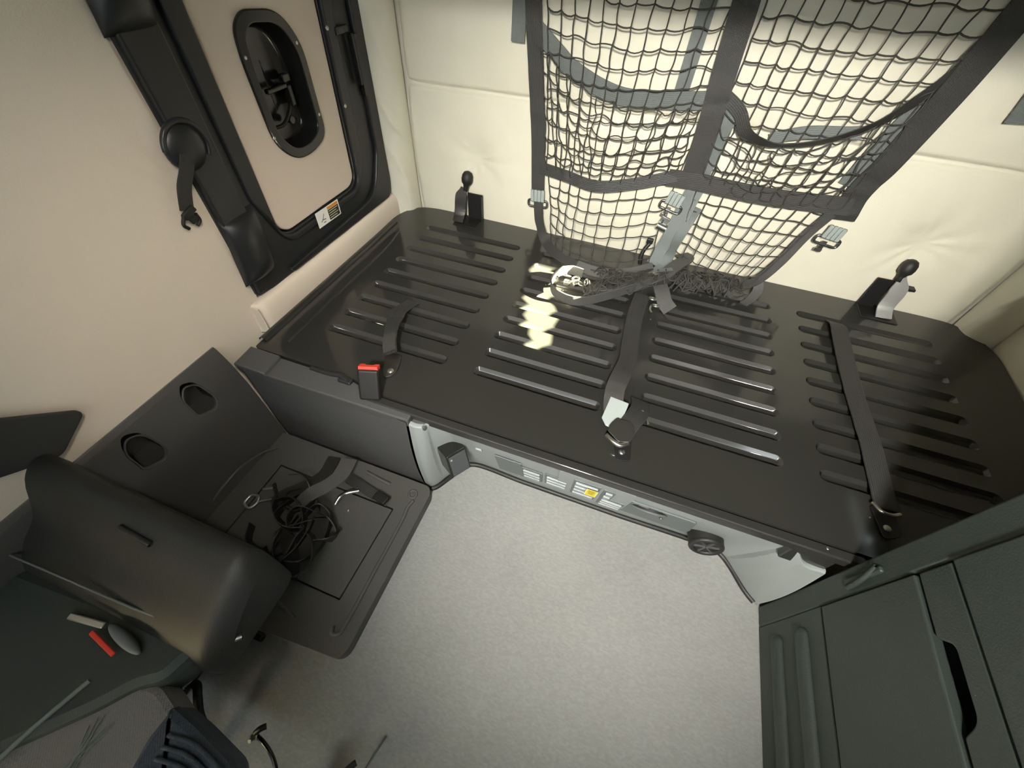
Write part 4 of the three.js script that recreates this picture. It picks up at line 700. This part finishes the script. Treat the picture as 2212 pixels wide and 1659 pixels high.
// ------------------------------------------------------------------ low seat at the lower left
{
  const t = thing('passenger_seat', 'dark low seat with grey woven cushion and dark shell back at the lower left', 'seat', [-0.4, 0, 0.95]);
  // shell of the low backrest: its front leans back from the cushion to the top edge
  const prof = (x) => { const k = smooth(-0.1, -0.6, x); return [[0.24, 0.6], [0.3, 0.598], [0.4 + 0.05 * k, 0.6], [0.435 + 0.06 * k, 0.612], [0.44 + 0.06 * k, 0.632], [0.43 + 0.05 * k, 0.66], [0.4, 0.71], [0.372, 0.752], [0.345, 0.78], [0.3, 0.8], [0.24, 0.8]]; };
  const rows = [];
  for (let k = 0; k <= 60; k++) { const x = lerp(-0.552, -0.062, k / 60), e = smooth(-0.062, -0.1, x), c = 0.55 + 0.45 * Math.pow(e, 0.5); const p = prof(x).map(([y, z]) => V(x, lerp(0.33, y, c), lerp(0.69, z, c))); rows.push(curve(p).getPoints(40)); }
  part('backrest_shell', [loft(rows), (() => { const s = new THREE.Shape(rows[60].map((p) => new THREE.Vector2(-p.z, p.y))); return new THREE.ShapeGeometry(s).rotateY(Math.PI / 2).translate(-0.062, 0, 0); })()], mat.seatShell, t);
  part('shell_edge', [tube([[-0.55, 0.372, 0.775], [-0.4, 0.37, 0.768], [-0.26, 0.366, 0.762], [-0.16, 0.362, 0.754], [-0.11, 0.358, 0.748]], 0.0022, 60, 8)], mat.plateGrey, t);
  part('shell_rib', tube([[-0.33, 0.452, 0.664], [-0.3, 0.447, 0.666], [-0.26, 0.44, 0.668]], 0.005, 16, 8), mat.seatShell, t);
  part('pedestal', bbox(-0.56, -0.26, 0, 0.25, 0.64, 1.04, 0.02), mat.black, t);
  // cushion: dark bolster behind, grey woven middle, striped end
  part('bolster', slab([[-0.57, 0.785], [-0.3, 0.765, 0.02], [-0.13, 0.755, 0.03], [-0.112, 0.775, 0.03], [-0.13, 0.835, 0.02], [-0.165, 0.855, 0.02], [-0.2, 0.9, 0.03], [-0.3, 1.0], [-0.3, 1.06], [-0.57, 1.06]], 0.335, 0.09, 0, 0.02), mat.seatVinyl, t);
  part('woven_panel', slab([[-0.36, 1.02, 0.02], [-0.24, 0.86, 0.03], [-0.143, 0.835, 0.02], [-0.06, 0.86, 0.01], [-0.03, 0.9], [-0.03, 1.06], [-0.36, 1.06]], 0.322, 0.07, 0.01, 0.014), mat.seatFabric, t);
  part('striped_panel', slab([[-0.1, 0.85, 0.01], [-0.04, 0.857, 0.01], [0.068, 0.876, 0.03], [0.09, 1.06], [-0.07, 1.06], [-0.105, 0.9]], 0.3245, 0.07, 0.01, 0.014), mat.seatStripe, t);
  for (let k = 0; k < 11; k++) { const z = 0.875 + k * 0.014; part('stripe_cord', tube([[-0.07 + k * 0.003, 0.325, z + 0.008], [-0.02 + k * 0.003, 0.327, z + 0.002], [0.045 + k * 0.002, 0.325, z + 0.012]], 0.0035, 16, 6), mat.seatStripe, t); }
  const R = rng(9);
  for (let k = 0; k < 12; k++) { const a = k / 12; part('loose_thread', tube([[-0.2 + 0.05 * R() - a * 0.02, 0.3235, 0.9 + 0.03 * a], [-0.2 + 0.02 * R() + a * 0.02, 0.3245, 0.945 + 0.04 * a], [-0.19 + a * 0.05 - 0.02 * R(), 0.3235, 1.0 + 0.06 * R()]], 0.0009, 14, 5), mat.piping, t); }
  part('piping', tube([[-0.248, 0.336, 0.872], [-0.26, 0.337, 0.91], [-0.275, 0.337, 0.96], [-0.29, 0.336, 1.03]], 0.004, 30, 8), mat.piping, t);
  // buckle pocket with bright bar, red tongue and grey cover
  part('buckle_plate', rbox(0.075, 0.006, 0.012, 0.003).rotateY(0.14).translate(-0.33, 0.346, 0.808), mat.steel, t);
  part('release_tab', [rbox(0.07, 0.005, 0.008, 0.002).rotateY(-0.16).translate(-0.272, 0.345, 0.824)], mat.red, t, 'bright red release tab');
  part('buckle_cover', new THREE.SphereGeometry(1, 24, 14).scale(0.046, 0.011, 0.0105).rotateY(-0.16).translate(-0.244, 0.342, 0.806), mat.plateGrey, t);
  part('corner_glide', tube([[-0.085, 0.335, 0.752], [-0.07, 0.333, 0.742], [-0.058, 0.33, 0.73]], 0.006, 12, 8), mat.steelDark, t);
  part('foot_screw', [new THREE.SphereGeometry(0.008, 14, 10).translate(-0.212, 0.05, 0.716), rbox(0.05, 0.02, 0.018, 0.005, -0.19, 0.036, 0.732)], mat.gloss, t);
}
// dark flap at the left edge, in front of the side wall
{
  const t = thing('side_flap', 'flat black flap with rounded corner standing off the left wall', 'flap', [-0.55, 0.45, 0.6]);
  part('plate', onLeft([[0.75, 0.74], [0.512, 0.512, 0.02], [0.6, 0.462, 0.02], [0.76, 0.56]], -0.566, 0.012, 0, 0.003), mat.dashBlack, t);
  part('hinge_pin', cyl(0.008, 0.008, 0.03).rotateZ(Math.PI / 2).translate(-0.553, 0.462, 0.62), mat.steelDark, t);
}
// hose and loose cables on the floor, bottom left
{
  const h = thing('floor_hose', 'thick black hose rising from the floor beside the seat', 'hose', [-0.2, 0, 0.88]);
  part('pipe', tube([[-0.262, 0.045, 0.866], [-0.232, 0.055, 0.856], [-0.21, 0.06, 0.87], [-0.19, 0.05, 0.892], [-0.165, 0.03, 0.915], [-0.14, 0.012, 0.95]], 0.009, 40, 12), mat.rubber, h);
  part('clamp', [new THREE.TorusGeometry(0.011, 0.003, 8, 20).rotateY(1.0).translate(-0.25, 0.05, 0.861), rbox(0.012, 0.01, 0.012, 0.003, -0.254, 0.06, 0.862)], mat.steel, h);
  const c = thing('loose_cable', 'thin black cable with metal tip arching over the grey floor', 'cable', [0, 0, 0.9]);
  part('wire', tube([[-0.04, 0.06, 0.879], [-0.018, 0.068, 0.881], [0.003, 0.066, 0.888], [0.02, 0.058, 0.899], [0.035, 0.05, 0.915], [0.05, 0.03, 0.97]], 0.0045, 40, 10), mat.gloss, c);
  part('plug', [rbox(0.014, 0.01, 0.012, 0.003).rotateY(0.6).translate(-0.043, 0.062, 0.882), cyl(0.004, 0.004, 0.012).rotateX(0.7).translate(-0.049, 0.055, 0.888)], mat.steel, c);
  part('boot', tube([[-0.045, 0.064, 0.876], [-0.038, 0.07, 0.866], [-0.03, 0.066, 0.858]], 0.006, 12, 10), mat.rubber, c);
  const e = thing('cable_end', 'black cable connector with a pale wire at the bottom edge of the floor', 'connector', [0.15, 0, 0.86]);
  part('plug_body', [rbox(0.05, 0.03, 0.034, 0.008).rotateY(0.5).translate(0.148, 0.04, 0.886), tube([[0.16, 0.045, 0.876], [0.168, 0.05, 0.86], [0.178, 0.045, 0.845]], 0.006, 14, 8)], mat.rubber, e);
  part('wire', tube([[0.192, 0.01, 0.88], [0.196, 0.012, 0.85], [0.204, 0.012, 0.81], [0.208, 0.006, 0.79]], 0.0022, 24, 8), mat.plateGrey, e);
}

renderer.render(scene, camera);
